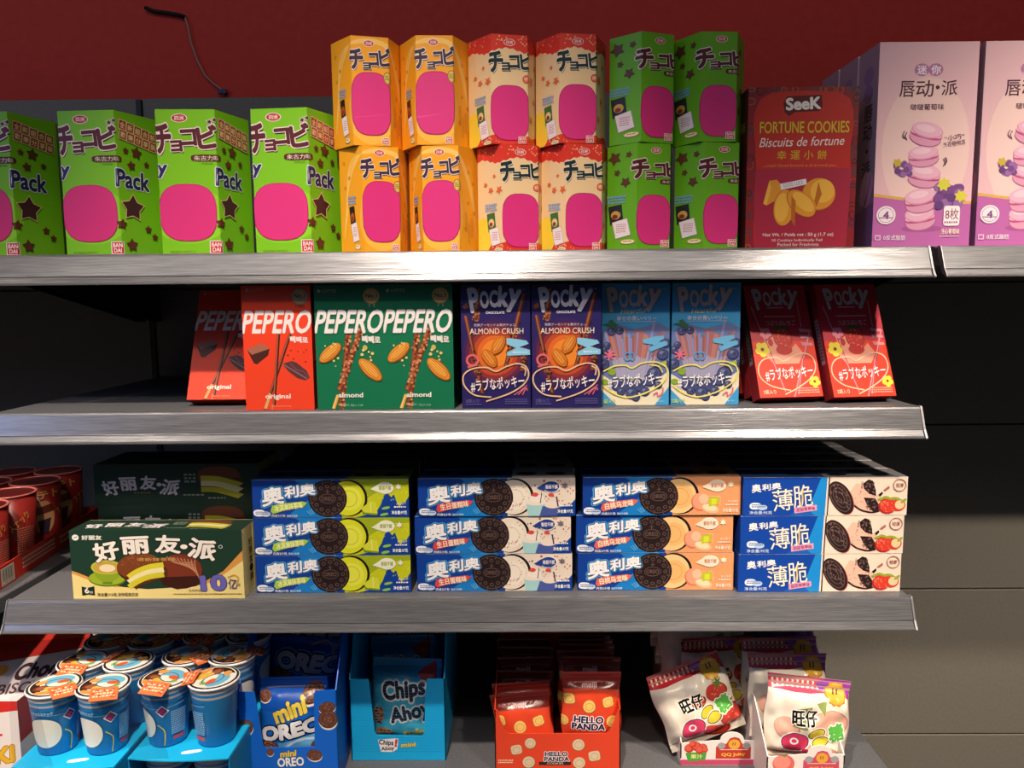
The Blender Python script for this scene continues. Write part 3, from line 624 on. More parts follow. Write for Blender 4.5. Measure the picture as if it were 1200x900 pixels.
def oreo(kind):
    a = Art(OW, OH); a.frame(68, 612, 932, 828)
    B = '123f98'
    cf, accent, text = {'lime': ('c6cc1e', 'a8cc48', '冰淇淋抹茶味'), 'cake': ('e8d8c6', 'd84848', '生日蛋糕味'), 'peach': ('e89c68', 'e0685c', '白桃乌龙味')}[kind]
    a.rect(68, 612, 932, 828, B); a.poly([(300, 612), (520, 612), (520, 828), (250, 828), (330, 760), (420, 700)], '1a7cc8')
    if kind == 'lime':
        a.poly([(560, 612), (932, 612), (932, 710), (912, 745), (895, 740), (880, 775), (862, 735), (850, 695), (835, 715), (815, 690), (795, 705), (775, 760), (750, 800), (640, 828), (560, 828)], cf); a.poly([(560, 612), (932, 612), (932, 640), (800, 660), (700, 720), (560, 828)], '9cae20'); a.dots(700, 640, 930, 740, 30, 2, 4, 'dce060', 3)
    elif kind == 'cake':
        a.poly([(560, 612), (932, 612), (932, 735), (900, 770), (870, 762), (840, 800), (760, 828), (560, 828)], cf); a.dots(690, 620, 930, 760, 26, 3, 6, 'd86858', 3); a.dots(690, 620, 930, 760, 16, 3, 6, '5a4a6a', 8)
    else:
        a.poly([(560, 612), (932, 612), (932, 828), (560, 828)], cf)
    a.part = 'cookie_picture'
    a.ell(600, 718, 104, 106, '1c1212', 0, 40)
    cream = {'lime': 'd8dc28', 'cake': 'eee0cc', 'peach': 'eec488'}[kind]
    a.ell(592, 720, 98, 99, cream, 0, 40); a.ell(606, 722, 66, 68, {'lime': 'e4e64a', 'cake': 'f4e8d6', 'peach': 'e8b470'}[kind]); a.ring(600, 722, 46, 46, 4, {'lime': 'bcc21c', 'cake': 'dccab4', 'peach': 'd49a58'}[kind])
    if kind == 'cake': a.dots(540, 640, 680, 800, 50, 2, 4, 'b87868', 5)
    sandwich_cookie(a, 484, 720, 107)
    if kind == 'lime':
        a.poly([(668, 778), (720, 735), (752, 745), (758, 808), (684, 800)], 'd4d83a'); a.poly([(668, 778), (684, 800), (758, 808), (756, 818), (676, 810)], '78901c'); a.line([(720, 738), (722, 800)], 3, 'f0f0a0')
        for x, y in ((805, 775), (795, 812)): a.ell(x, y, 24, 8, '8cc050', 12)
    elif kind == 'cake':
        a.poly([(662, 748), (772, 758), (752, 828), (672, 828)], 'a8d4d4'); a.ell(716, 750, 58, 18, 'f0e0d0'); a.ell(722, 728, 40, 22, 'f4e8dc'); a.ell(712, 706, 18, 12, 'd84a44'); a.line([(748, 700), (740, 755)], 5, '40405a')
        a.poly([(752, 772), (860, 772), (830, 828), (735, 828)], '4a5aa0'); a.ell(808, 765, 44, 20, 'efdccc'); a.ell(800, 708, 16, 10, 'd84a44'); a.line([(830, 722), (838, 775)], 8, '2a3460')
    else:
        a.ell(712, 752, 50, 52, 'd87a5c'); a.ell(716, 748, 46, 48, 'ec9c7c'); a.ell(730, 735, 26, 28, 'f4bc98'); a.ell(768, 792, 48, 26, 'e8b88c', -14); a.ell(764, 786, 40, 18, 'f6d8b0', -14)
        a.poly([(755, 732), (812, 720), (812, 768), (760, 780)], 'b8c028'); a.rect(772, 735, 800, 768, 'd4d83a'); a.line([(755, 722), (820, 722), (820, 775)], 2, 'f4dcc0')
    a.part = 'title'
    a.chars([('奥', 118, 652, 246, 756, 10), ('利', 246, 644, 328, 714, 8), ('奥', 330, 632, 420, 702, 8)], 'f6f4f4', .05, [('58b4ea', .12), ('14307c', .06)], .12)
    a.part = 'carton'
    a.poly([(166, 790), (176, 758), (220, 748), (345, 734), (372, 742), (352, 764), (250, 784), (180, 806)], accent)
    a.text(text, 188, 746, 346, 784, 'f6ecd0' if kind != 'lime' else 'f4f0b0', .03, 8)
    a.ell(104, 800, 32, 20, 'eef2f6', 0, 20, .8); a.ell(140, 806, 26, 16, 'c8d8ec'); a.smallprint(84, 792, 160, 812, 2, '2a4a90', 3); a.text('内含2小包', 172, 808, 248, 824, 'f0f4f8', .02); a.text('独立小包装', 256, 810, 316, 823, 'd8e4f0', .02)
    for k in range(3): a.line([(368+k*12, 790-k*6), (392+k*8, 815-k*4)], 4, '6ac0ec')
    dc, dt = {'lime': ('eef0d0', '8a9830'), 'cake': ('24408c', 'f0e8e4'), 'peach': ('f4dcc4', 'b06a48')}[kind]
    a.ell(802, 660, 48, 34, 'f4f0e0'); a.ell(800, 660, 44, 30, dc); a.poly([(720, 668), (764, 640), (764, 684)], dc); a.text('香甜不腻', 768, 648, 836, 672, dt, .03)
    a.star(876, 654, 20, 'f0ead0' if kind != 'cake' else '7a6a7a', 0, .5, 6)
    tc = 'f0f4f0' if kind != 'peach' else 'f8e0cc'
    a.text('净含量:97克', 834, 790, 920, 812, tc, .03); a.text('夹心饼干', 862, 742, 918, 758, tc); a.smallprint(850, 765, 918, 780, 1, tc, 6)
    c2 = {'lime': '7c8a24', 'cake': 'cfc0b2', 'peach': 'c88058'}[kind]
    t = top_art(OW, OD, '14305c'); t.rect(120, 0, 200, 50, {'lime': '5a681c', 'cake': 'a8a098', 'peach': '9a6848'}[kind]);  # top colours darkened to imitate shade on the carton tops
    for i in range(5): t.ell(24+i*38, 24, 13, 9, '0a0a0e')
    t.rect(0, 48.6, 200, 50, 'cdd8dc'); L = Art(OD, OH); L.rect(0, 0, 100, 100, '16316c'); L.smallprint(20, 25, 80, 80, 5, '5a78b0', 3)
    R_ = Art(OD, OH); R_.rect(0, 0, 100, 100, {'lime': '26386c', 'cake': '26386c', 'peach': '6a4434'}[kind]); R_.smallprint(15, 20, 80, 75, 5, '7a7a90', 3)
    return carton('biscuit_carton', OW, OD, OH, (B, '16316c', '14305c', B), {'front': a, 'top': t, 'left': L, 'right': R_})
def thin():
    a = Art(OW*1.027, OH); W = OW*1.027; a.frame(45, 605, 945, 825)
    a.rect(45, 605, 945, 825, 'f0dcc8'); a.poly([(45, 605), (504, 605), (496, 825), (45, 825)], '1044a4'); a.poly([(470, 605), (504, 605), (496, 825), (380, 825), (430, 720)], '1c8cd8'); a.poly([(300, 825), (380, 760), (440, 825)], '1660bc')
    a.poly([(512, 605), (519, 605), (513, 825), (506, 825)], '3a2420')
    a.part = 'brand_lettering'; a.chars([('奥', 88, 642, 142, 690, 6), ('利', 146, 640, 194, 680, 4), ('奥', 198, 634, 252, 672, 4)], 'f0f0f2', .04, [('14307c', .05)])
    a.part = 'title'; a.chars([('薄', 205, 672, 318, 796, 6), ('脆', 318, 646, 425, 776, 6)], 'f2ead8', .004, [('0c2c78', .02)])
    a.line([(372, 672), (366, 770)], 6, 'd8b048')
    a.part = 'carton'
    a.poly([(325, 778), (450, 762), (452, 794), (328, 812)], 'e8a0c0'); a.text('甜甜草莓味', 338, 776, 442, 798, '8a3060', .03, 6)
    a.ell(112, 768, 32, 20, 'e8f0f8', 0, 20, .8); a.ell(150, 776, 28, 16, 'b8d0ec'); a.smallprint(92, 758, 170, 780, 2, '2a4a90', 3); a.text('净含量:95克', 80, 796, 205, 816, 'c8d8f0', .02)
    a.part = 'cookie_picture'
    a.poly([(660, 640), (720, 650), (790, 720), (790, 800), (760, 806), (690, 790), (640, 740), (630, 690)], 'f0c0a8')
    a.curve([(640, 755), (690, 792), (750, 808), (795, 800)], 9, '3a1a1c'); a.dots(660, 660, 770, 770, 30, 2, 4, 'c86a60', 3)
    for cx, cy, rx, ry, r in ((578, 722, 104, 56, -62),):
        a.ell(cx+8, cy+3, rx, ry, 'b85a5c', r, 40); a.ell(cx+4, cy+1, rx*1.0, ry, '2a1414', r, 40); a.ell(cx, cy, rx*.97, ry*.96, '2c1c1c', r, 40); a.ring(cx, cy, rx*.84, ry*.82, 4, '6a5450', r); a.ring(cx, cy, rx*.6, ry*.56, 4, '6a5450', r); a.ring(cx, cy, rx*.36, ry*.32, 4, '6a5450', r)
        rd = random.Random(2)
        for k in range(40):
            t, q = rd.random()*6.28, rd.random()**.5*.8; x, y = rx*q*cos(t), ry*q*sin(t); c_, s_ = cos(RD(r)), sin(RD(r)); a.dots(cx+x*c_+y*s_, cy-x*s_+y*c_, cx+x*c_+y*s_+1, cy-x*s_+y*c_+1, 1, 3, 5, '7a625c', k)
    a.poly([(700, 640), (728, 618), (752, 626), (770, 680), (772, 712), (735, 700), (706, 672)], '2c1c1c'); a.dots(712, 632, 764, 704, 16, 3, 5, '7a625c', 4)
    a.poly([(706, 722), (768, 726), (788, 760), (790, 800), (762, 804), (730, 775)], '2c1c1c'); a.dots(722, 732, 780, 796, 16, 3, 5, '7a625c', 6)
    a.poly([(785, 705), (806, 688), (810, 700), (795, 718)], '2c1c1c'); a.poly([(812, 678), (840, 655), (846, 668), (820, 686)], 'b8685c')
    a.ell(838, 772, 50, 44, 'b82420'); a.ell(842, 768, 46, 40, 'dc3e30'); a.dots(800, 740, 880, 806, 26, 2, 3, 'f0b080', 4); a.ell(898, 766, 38, 34, 'd8402c'); a.ell(904, 764, 26, 26, 'f0d0a0')
    for x, y, q in ((800, 730, 20), (830, 722, -10), (862, 728, 10), (925, 742, 40), (890, 730, -20)): a.ell(x, y, 20, 8, '98a83c', q)
    a.part = 'carton'
    a.ring(900, 652, 34, 34, 5, 'a87868'); a.text('轻薄', 880, 640, 920, 662, 'a05a50', .02); a.smallprint(690, 630, 700, 668, 5, '8a7068', 3)
    t = Art(W, OD); t.frame(0, 0, 200, 50); t.rect(0, 0, 200, 50, '6a6a6e'); t.rect(0, 0, 100, 50, '1c3460')  # grey and dark blue put shade into the top's colour
    for x, y in ((30, 20), (70, 30), (105, 14), (120, 34), (150, 18), (172, 36)): t.ell(x, y, 12, 7, '0a0a0c', 10)
    t.rect(0, 48.6, 200, 50, 'e8e0d8'); L = Art(OD, OH); L.rect(0, 0, 100, 100, '14409a')
    R_ = Art(OD, OH); R_.rect(0, 0, 100, 100, 'eedcc8'); R_.smallprint(15, 15, 85, 85, 7, 'a89080', 4)
    return carton('biscuit_carton', W, OD, OH, ('1044a4', 'eedcc8', '6a6a6e', 'eedcc8'), {'front': a, 'top': t, 'left': L, 'right': R_})
def cake_layers(a, x0, y0, x1, y1):
    w_, h_ = x1-x0, y1-y0; c = lambda p: [(x0+u*w_, y0+v*h_) for u, v in p]
    return c
GREEN = '1e3a2c'
def pie_box():
    W, D, H = .2235, .0480, .0905
    a = Art(W, H); a.frame(90, 128, 1075, 582)
    a.rect(90, 128, 1075, 582, GREEN); a.poly([(90, 582), (90, 395), (130, 410), (230, 460), (380, 505), (520, 520), (800, 500), (960, 400), (1075, 300), (1075, 582)], 'ecd88c')
    a.poly([(90, 395), (130, 410), (230, 460), (380, 505), (330, 505), (200, 465), (90, 412)], 'd89848'); a.poly([(800, 500), (960, 400), (1075, 262), (1075, 330), (990, 400), (900, 470)], 'd89848')
    a.part = 'brand_lettering'; a.ell(125, 173, 20, 20, 'f0e8e0'); a.line([(115, 176), (135, 168)], 4, GREEN); a.text('好丽友', 160, 158, 276, 190, 'f0e8e0', .05)
    a.part = 'picture'
    a.ell(292, 450, 108, 52, '5a7818'); a.ell(290, 444, 104, 48, '9cb42c'); a.poly([(205, 370), (380, 370), (360, 440), (320, 470), (262, 470), (228, 440)], '8aa428'); a.ell(292, 372, 90, 48, 'b8c440'); a.ell(292, 374, 78, 40, 'c8a048'); a.ell(296, 378, 46, 26, 'eedcb0')
    a.poly([(262, 470), (320, 470), (318, 486), (266, 486)], '6a8420')
    a.ell(715, 400, 128, 118, '3a1810'); a.ell(718, 392, 122, 108, '7a3420'); a.poly([(590, 440), (850, 430), (800, 500), (690, 522), (610, 490)], '3c1a12')
    for k in range(9): a.curve([(640+k*20, 300+k*3), (690+k*14, 345+k*4), (790+k*4, 340+k*14)], 5, 'c08a68')
    a.ell(480, 375, 130, 95, '4a2010', 10); a.ell(475, 362, 126, 84, '7c4020', 12); a.dots(380, 290, 600, 360, 50, 3, 5, '9a5c34', 3)
    a.poly([(400, 440), (440, 395), (520, 350), (605, 345), (640, 380), (642, 430), (560, 465), (490, 495), (455, 522), (425, 480)], '5a2c14')
    for y, c in ((0, 'd8d030'), (34, 'eee0a8'), (66, 'd0c830')): a.curve([(415, 440+y), (460, 405+y), (530, 372+y), (620, 355+y)], 34, c)
    a.part = 'title'
    L = [('好', 222, 200, 372, 330, 12), ('丽', 382, 166, 548, 284, 3), ('友', 578, 158, 726, 280, -2), ('·', 722, 220, 764, 252, 0), ('派', 766, 184, 930, 322, -12)]
    a.chars(L, 'f4ece0', .05, [('2a2018', .05)])
    a.part = 'carton'; a.ring(952, 237, 10, 10, 3, 'f0e8e0'); a.text('清新抹茶味', 470, 308, 690, 332, 'c89a58', .02)
    a.poly([(142, 500), (175, 508), (215, 498), (215, 560), (180, 552), (142, 560)], '1c2c22'); a.text('6', 158, 508, 184, 546, 'f4ece0', .04); a.text('枚', 186, 530, 206, 548, 'f4ece0')
    a.text('净含量:216克 涂饰蛋类芯饼', 230, 542, 465, 566, '4a4020', .02); a.smallprint(668, 548, 1060, 560, 1, '8a7a40', 3)
    a.part = 'sales_badge'; a.text('10', 826, 424, 976, 532, '6a64b4', .06, 3, 0, [('3c3878', .03)]); a.text('亿', 985, 450, 1035, 520, '5a4a78', .03); a.text('枚', 1032, 478, 1056, 502, '5a4a78'); a.curve([(985, 440), (1020, 425), (1045, 445), (1030, 480)], 8, 'd8a848'); a.text('全球热销', 756, 518, 830, 536, '6a5a48')
    a.part = 'carton'
    def strip(t, tw):
        t.rect(0, 0, 200, 100, '1c3428'); t.part = 'top_title'
        t.chars([('好', 10, 40, 30, 78, 10), ('丽', 31, 32, 52, 66, 4), ('友', 56, 29, 76, 64, -2), ('·', 76, 46, 82, 56), ('派', 81, 38, 104, 78, -10)], 'ded4d8', .045)
        t.part = 'cake_picture'; t.ell(152, 32, 26, 26, '6a3828', 0, 28, .8); t.poly([(128, 40), (180, 34), (180, 60), (128, 50)], '4a2818')
        for y, c in ((42, 'b8b42c'), (55, 'd8d0a0'), (70, 'b0ac2c')): t.curve([(130, y-6), (148, y-5), (166, y+4), (178, y+12)], 13, c)
        t.part = 'carton'; t.smallprint(110, 24, 124, 50, 3, '8a9488', 4); t.smallprint(108, 76, 134, 82, 1, '8a9488', 5); t.smallprint(138, 84, 160, 90, 1, '8a9488', 6)
        t.smallprint(48, 70, 70, 76, 1, '8a7a40', 7)
        return t
    t = Art(W, D); t.frame(0, 0, 200, 100); strip(t, W)
    R_ = Art(D, H); R_.rect(0, 0, 100, 100, 'ecd890')
    for k, ch in enumerate('好丽友·派'): R_.text(ch, 45, 20+k*13, 72, 31+k*13, '2a2418', .03)
    return carton('pie_box', W, D, H, ('ecd88c', 'ecd890', '1c3428', GREEN), {'front': a, 'top': t, 'right': R_}), strip
# ------------------------------------------------------------------ the room and the shelving
Z1, Z2, Z3, Z4 = CZ+.0578, CZ-.1383, CZ-.3833, CZ-.6389
XL, XR, YF, YB = -.6661, .4952, .95, 1.41
def struct(name, mb): return tag(mb.build(name), kind='structure')
struct('wall_back', MB().box(-2.6, 2.6, YB+.09, YB+.19, 0, 3.2, M_RED))
struct('floor', MB().box(-2.6, 2.6, -2.6, YB+.19, -.1, 0, noisy('floor_tile', '55524e', '615e59', 20, .4)))
ZP = gy(700, 108, YB)[1]
# back panels of the three shelving bays: one sheet above the other
SE = [gy(1150, y, YB)[1] for y in (497, 690, 860)]
bays = ((-2.2, -.682, 'left'), (-.672, .501, 'middle'), (.505, 2.2, 'right'))
pz = [.02]+sorted(SE)+[CZ+.0216, ZP]
where = {0: 'lowest', 1: 'second lowest', 2: 'third', 3: 'fourth', 4: 'topmost'}
for x0, x1, bay in bays:
    for i in range(5):
        z0, z1 = pz[i]+.001, pz[i+1]-.0015
        if i >= 3 and z1-z0 < .02: continue
        o = MB().box(x0, x1, YB, YB+.02, z0, z1, M_PANEL, .001).build('back_panel')
        tag(o, f'dark grey shelving back panel, {where[i]} sheet of the {bay} bay', 'panel', 'back panels of the shelving')
M_POST = M('1a1a1c', .5, .4, name='post')
for x in (-.677, .503):
    tag(MB().box(x-.0045 if x < 0 else x-.0018, x+.0045 if x < 0 else x+.0018, YB-.004, YB+.03, 0, ZP-.004, M_POST).build('shelving_upright'), f'black upright post between the {"left" if x < 0 else "right"} and middle shelving bays', 'post')
def shelf(x0, x1, z, label, yf=YF, group=None, rail=True):
    r = empty('shelf', ((x0+x1)/2, YB, z)); ox, oy = (x0+x1)/2, YB
    mb = MB().box(x0-ox, x1-ox, yf+.004-oy, -.001, -.022, 0, M_DECK, .0015)
    mb.build('deck', r)
    # rail profile (y, z): rounded nose, sloping face with a groove, lower ridge, back leg
    pr = [(.004, .0004), (.001, 0), (-.0008, -.0012), (-.0018, -.003), (-.0115, -.0262), (-.0120, -.0272), (-.0112, -.0280), (-.0118, -.0290), (-.0152, -.0348), (-.0168, -.0352), (-.0181, -.0362), (-.0181, -.0376), (-.0150, -.0378), (-.0085, -.0275), (.0030, -.0040)]
    fn = lambda a, b, t: (t, yf+a-oy, b)
    MB().prism(pr, fn, x0-ox, x1-ox, M_RAIL).build('price_rail', r)
    for xe, d in ((x0, -1), (x1, 1)):
        cap = [(.004, .0008), (-.0015, .0004), (-.0030, -.0025), (-.0130, -.0270), (-.0195, -.0365), (-.0190, -.0384), (-.0085, -.0330), (.004, -.0100)]
        MB().prism(cap, fn, xe-ox-.0006*(d > 0), xe-ox+.0018*d+.0006*(d < 0), M('8c8a8c', .4, .5, .6, 'cap')).build('rail_end_cap', r)
        xb = xe-ox-d*.006
        MB().prism([(.02, -.0225), (yf-oy+.45, -.0225), (.46+yf-oy-.001, -.085), (.43+yf-oy, -.085)], lambda a, b, t: (t, a if a < 0 else -.001, b), xb, xb+.0025, M_POST) if False else None
        MB().prism([(yf-oy+.05, -.0225), (-.003, -.0225), (-.003, -.095), (-.03, -.095)], lambda a, b, t: (t, a, b), xb-.0012, xb+.0012, M_POST).build('bracket', r)
    tag(r, label, 'shelf', group)
    return r
shelf(XL, XR, Z1, 'topmost grey shelf with metal price rail carrying the six-sided boxes')
shelf(.5105, 1.75, Z1, 'short run of metal-railed shelf at right under the pink boxes')
shelf(-1.8, -.6835, Z1, 'neighbouring shelf at the far left edge, level with the topmost shelf')
shelf(XL, XR, Z2, 'second shelf from the top, carrying the slim stick biscuit boxes')
shelf(XL, XR, Z3, 'third shelf from the top, carrying the long blue biscuit cartons')
shelf(-1.8, -.6835, Z3, 'neighbouring shelf at the left edge beside the red snack cups')
shelf(XL, XR, Z4, 'lowest grey shelf, carrying the cups, bags and display boxes', .80)
shelf(-1.8, -.6835, Z4, 'neighbouring lowest shelf at far left below the red snack cups', .80)
# the loose cable on the red wall
cb = empty('cable', (gy(258, 106, YB+.08)[0], YB+.08, ZP))
def cpt(px, py, d=.084): x, z = gy(px, py, YB+d); return (x-cb.location.x, d-.08, z-cb.location.z)
MB().tube([cpt(*p) for p in ((216, 18), (220, 30), (224, 50), (231, 70), (240, 88), (250, 98), (259, 104), (262, 112))], .0016, M('9a8478', .5, .4, name='cable'), 8).build('wire', cb)
MB().tube([cpt(*p) for p in ((170, 9), (180, 13), (195, 15), (208, 17), (217, 20))], .0035, M('1a1210', .7, .3, name='tape'), 8).build('frayed_end', cb)
MB().box(cpt(256, 108)[0], cpt(266, 108)[0], .0, .006, cpt(258, 110)[2], cpt(258, 105)[2], M('2a3050', .5, name='plug')).build('plug', cb)
tag(cb, 'thin loose cable hanging down the red wall above the shelving', 'cable')

# ------------------------------------------------------------------ TOP SHELF
e = .0004
A6 = 3**.5/2
FB = Kind(family_box()); fs = .0715
G1 = 'large green six-sided snack boxes'
for xc, yb, rot, lab in ((24, 298, 0, 'large green six-sided snack box cut by the left edge of the picture'), (143, 299, -3, 'large green six-sided snack box, second from the left end of the top shelf'),
                         (245, 298, 3, 'large green six-sided snack box, third from the left end, its narrow left face showing'), (354, 297, -5, 'large green six-sided snack box directly beside the stacked yellow boxes')):
    Yc = .966+.060; X = gy(xc, yb, Yc)[0]; 
    FB.put((X, Yc, Z1+e), RD(rot), 0, 0, lab, 'snack box', G1)
Yc = .966+SM_S*A6+.002
def stacks(kind, color, cols):
    K_ = Kind(kind)
    for (xb, rb, xt, rt), side in zip(cols, ('left', 'right')):
        for lv, (x, rot) in enumerate(((xb, rb), (xt, rt))):
            X = gy(x, 295 if lv == 0 else 172, Yc)[0]
            K_.put((X, Yc, Z1+e+lv*(SM_H+.0008)), RD(rot), 0, 0, f'{color} six-sided snack box, {("lower", "upper")[lv]} one of the {side} hand {color.split()[-1]} stack', 'snack box', f'small {color} snack boxes')
stacks(yellow_box(), 'small yellow', ((442, 21, 434, 14.5), (522, -1, 513, 2.8)))
stacks(red_box(), 'small cream and red', ((600.5, 17, 591, 12), (674.5, 12, 669, 9)))
stacks(green_box(), 'small dark green', ((749, 17, 751, 21), (828, 11, 829, 4)))
X0, X1 = gy(873, 289, .97)[0], gy(1000, 289, .97)[0]
tag(fortune_box(), 'red cookie box picturing folded golden cookies, beside the green stacks', 'cookie box').location = ((X0+X1)/2, .97+.021, Z1+e)
PK = Kind(pink_box())
x1l, x1r = gy(1022, 288, .965)[0], gy(1134, 288, .965)[0]
for k in range(3):
    PK.put(((x1l+x1r)/2-.002*k, .965+.027+.0555*k, Z1+e), RD(.6), 0, 0, ('tall pink pie box with macaron picture, front box beside the red cookie box', 'tall pink pie box directly behind the front one next to the red cookie box', 'tall pink pie box rearmost of three behind the red cookie box')[k], 'pie box', 'tall pink pie boxes')
PK.put(((x1l+x1r)/2+.1275, .965+.027, Z1+e), RD(-.6), 0, 0, 'tall pink pie box cut by the right edge of the picture', 'pie box', 'tall pink pie boxes')
# small dark red bag lying behind the leftmost green box
def lump(name, L, W_, T, mat, seed, crimp):
    bm = bmesh.new(); bmesh.ops.create_grid(bm, x_segments=22, y_segments=14, size=1); top = []
    r = empty(name); mb = MB(); vs = []; fs = []; n, m = 22, 14
    for sgn in (1, -1):
        o = len(vs)
        for j in range(m+1):
            for i in range(n+1):
                u, v = i/n*2-1, j/m*2-1; q = max(0, 1-u*u)**.6*max(0, 1-v*v)**.5
                z = q*T*(1+.35*noise.noise((u*2.2+seed, v*2.2, sgn*3)))*sgn; vs.append((u*L/2, v*W_/2, z))
        fs += [(o+j*(n+1)+i, o+j*(n+1)+i+1, o+(j+1)*(n+1)+i+1, o+(j+1)*(n+1)+i) for j in range(m) for i in range(n)]
    mb.add(vs, fs, mat, True); mb.build('pouch', r)
    for s_ in (-1, 1): MB().box(s_*L/2-.004, s_*L/2+.004, -W_/2, W_/2, -.0006, .0006, crimp).build('seal', r)
    bm.free(); return r
lp = lump('snack_bag', .12, .09, .018, M('4a1a24', .3, .6), 3, M('c89aa0', .3)); X, _ = gy(18, 140, 1.2)
lp.location = (X, 1.2, Z1+.20); tag(lp, 'dark red snack bag peeping out behind the leftmost green box', 'snack bag')
hb = carton('storage_carton', .14, .10, .18, ('3a1a20', '2c1418', '2c1418', '2c1418'), {'front': Art(.14, .18)}); hb.location = (X, 1.2, Z1+e); tag(hb, 'dark carton standing behind the leftmost green box', 'carton')

# ------------------------------------------------------------------ SECOND SHELF
PR, PG = Kind(pepero('red')), Kind(pepero('green'))
def stand(K_, pl, pr, pb, label, cat, group, rz=0., Y=None):
    """upright slim box whose lower front corners are at these two photo columns"""
    if Y is None: Y = gz((pl+pr)/2, pb, Z2)[1]
    X0, X1 = gy(pl, pb, Y)[0], gy(pr, pb, Y)[0]
    return K_.put(((X0+X1)/2, Y+.01125, Z2+e), RD(rz), 0, 0, label, cat, group)
def lean(K_, xc, ybase, ang, label, group, rz=0., D=.0225):
    """slim box leaning back on its lower rear edge; ybase = depth of that edge"""
    th = RD(ang); o = K_.put((0, 0, 0), 0, 0, 0, label, 'biscuit box', group)
    o.rotation_euler = Euler((-th, 0, RD(rz)))
    # rear lower edge (0, D/2, 0) must touch the deck
    p = o.rotation_euler.to_matrix() @ Vector((0, D/2, 0)); o.location = (xc-p.x, ybase-p.y, Z2+e-p.z); return o
GS = 'slim stick biscuit boxes on the second shelf'
stand(PR, 288.5, 369, 479.3, 'upright red stick biscuit box with a chocolate picture, beside the green boxes', 'biscuit box', GS, 0, .957)
lean(PR, gz(253, 478, Z2)[0], 1.016, 23, 'red stick biscuit box leaning back, leftmost on the second shelf', GS)
stand(PG, 373.5, 452, 479.3, 'green stick biscuit box with almonds, next to the red one', 'biscuit box', GS, 0, .957)
g2 = stand(PG, 453, 531.5, 479, 'green stick biscuit box with almonds, next to the indigo ones', 'biscuit box', GS, 0, .957)
for k in range(3):
    PG.put((g2.location.x+.001*k, g2.location.y+.0235*(k+1), Z2+e), RD(.4*k), 0, 0, ('green biscuit box hidden second in the row behind the right hand green box', 'green biscuit box third in the row behind the right hand green box', 'green biscuit box last in the row behind the right hand green box')[k], 'biscuit box', GS)
PA, PB, PS = Kind(pocky('almond')), Kind(pocky('blue')), Kind(pocky('berry'))
stand(PA, 541.7, 622, 477.6, 'indigo stick biscuit box with almonds, beside the green boxes', 'biscuit box', GS, 0, .958)
stand(PA, 624, 703.5, 477, 'indigo stick biscuit box with almonds, beside the light blue boxes', 'biscuit box', GS, 0, .958)
stand(PB, 704.8, 783.2, 474.8, 'light blue berry stick biscuit box, beside the indigo boxes', 'biscuit box', GS, 0, .976)
stand(PB, 786, 865.2, 474, 'light blue berry stick biscuit box, beside the red strawberry boxes', 'biscuit box', GS, 0, .976)
xs1, xs2 = gz(926, 473, Z2)[0], gz(1014, 473, Z2)[0]
nx, ny = -sin(RD(9))*.0248, cos(RD(9))*.0248          # step from one leaning box to the next behind it
lean(PS, xs1-.002, 1.000, 22, 'red strawberry stick biscuit box leaning back, beside the light blue boxes', GS, 9)
for k in range(2): lean(PS, xs1-.002+nx*(k+1)-.004*k, 1.000+ny*(k+1), 22, ('strawberry biscuit box leaning directly behind the left hand strawberry box', 'strawberry biscuit box rearmost behind the left hand strawberry box')[k], GS, 9)
lean(PS, xs2-.002, 1.000, 22, 'red strawberry stick biscuit box leaning back at the right end of the second shelf', GS, 9)
lean(PS, xs2-.002+nx, 1.000+ny, 22, 'strawberry biscuit box leaning directly behind the rightmost strawberry box', GS, 9)

# ------------------------------------------------------------------ THIRD SHELF
GO = 'long blue biscuit cartons on the third shelf'
def col(K_, W, name, rows, depth=5):
    """three cartons high; each row gives the photo columns of its front edge; further cartons stand behind"""
    for lv, (pl, pr, py, Y) in enumerate(rows):
        X0, X1 = gy(pl, py, Y)[0], gy(pr, py, Y)[0]; rd = random.Random(int(pl))
        for d in range(depth):
            K_.put(((X0+X1)/2+(rd.uniform(-.004, .004) if d else 0), Y+OD/2+d*(OD+.0012), Z3+e+lv*(OH+.0007)), 0, 0, 0,
                   f'{name} biscuit carton, {("lowest", "middle", "top")[lv]} layer, '+('at the front' if d == 0 else f'{("", "second", "third", "fourth", "last")[d]} in the row behind'), 'biscuit carton', GO)
col(Kind(oreo('lime')), OW, 'blue and lime', ((301, 482, 695, .9705), (299, 480.5, 648, .9705), (297, 479, 601, .9705)))
col(Kind(oreo('cake')), OW, 'blue and cream cupcake', ((488.7, 671, 692.5, .9735), (486, 669.6, 646, .9735), (490.5, 674, 598.5, .972)))
col(Kind(oreo('peach')), OW, 'blue and peach', ((675, 861, 691.5, .9745), (673.8, 859.8, 645.5, .9745), (682, 868.5, 598.5, .972)))
col(Kind(thin()), OW*1.027, 'blue and white strawberry', ((864.5, 1054.6, 693.6, .966), (866.5, 1058.5, 646.5, .966), (870.5, 1062.5, 599, .966)))
pb_, strip = pie_box()
PIE = Kind(pb_); PW, PD, PH = .2235, .048, .0905
xl, yl = gz(86.5, 702, Z3); xr, yr = gz(287.5, 700.5, Z3)
pie = PIE.put(((xl+xr)/2, yl+PD/2, Z3+e), RD(-.3), 0, 0, 'green and cream pie box with tea cup picture at the front of the third shelf', 'pie box')
def back_pie():
    W, D, H = PW, .0905, .0545; t = Art(W, H); t.frame(0, 0, 200, 100); strip(t, W)
    return carton('pie_box', W, D, H, ('1c3428', 'b8a870', GREEN, GREEN), {'front': t})
BP = Kind(back_pie())
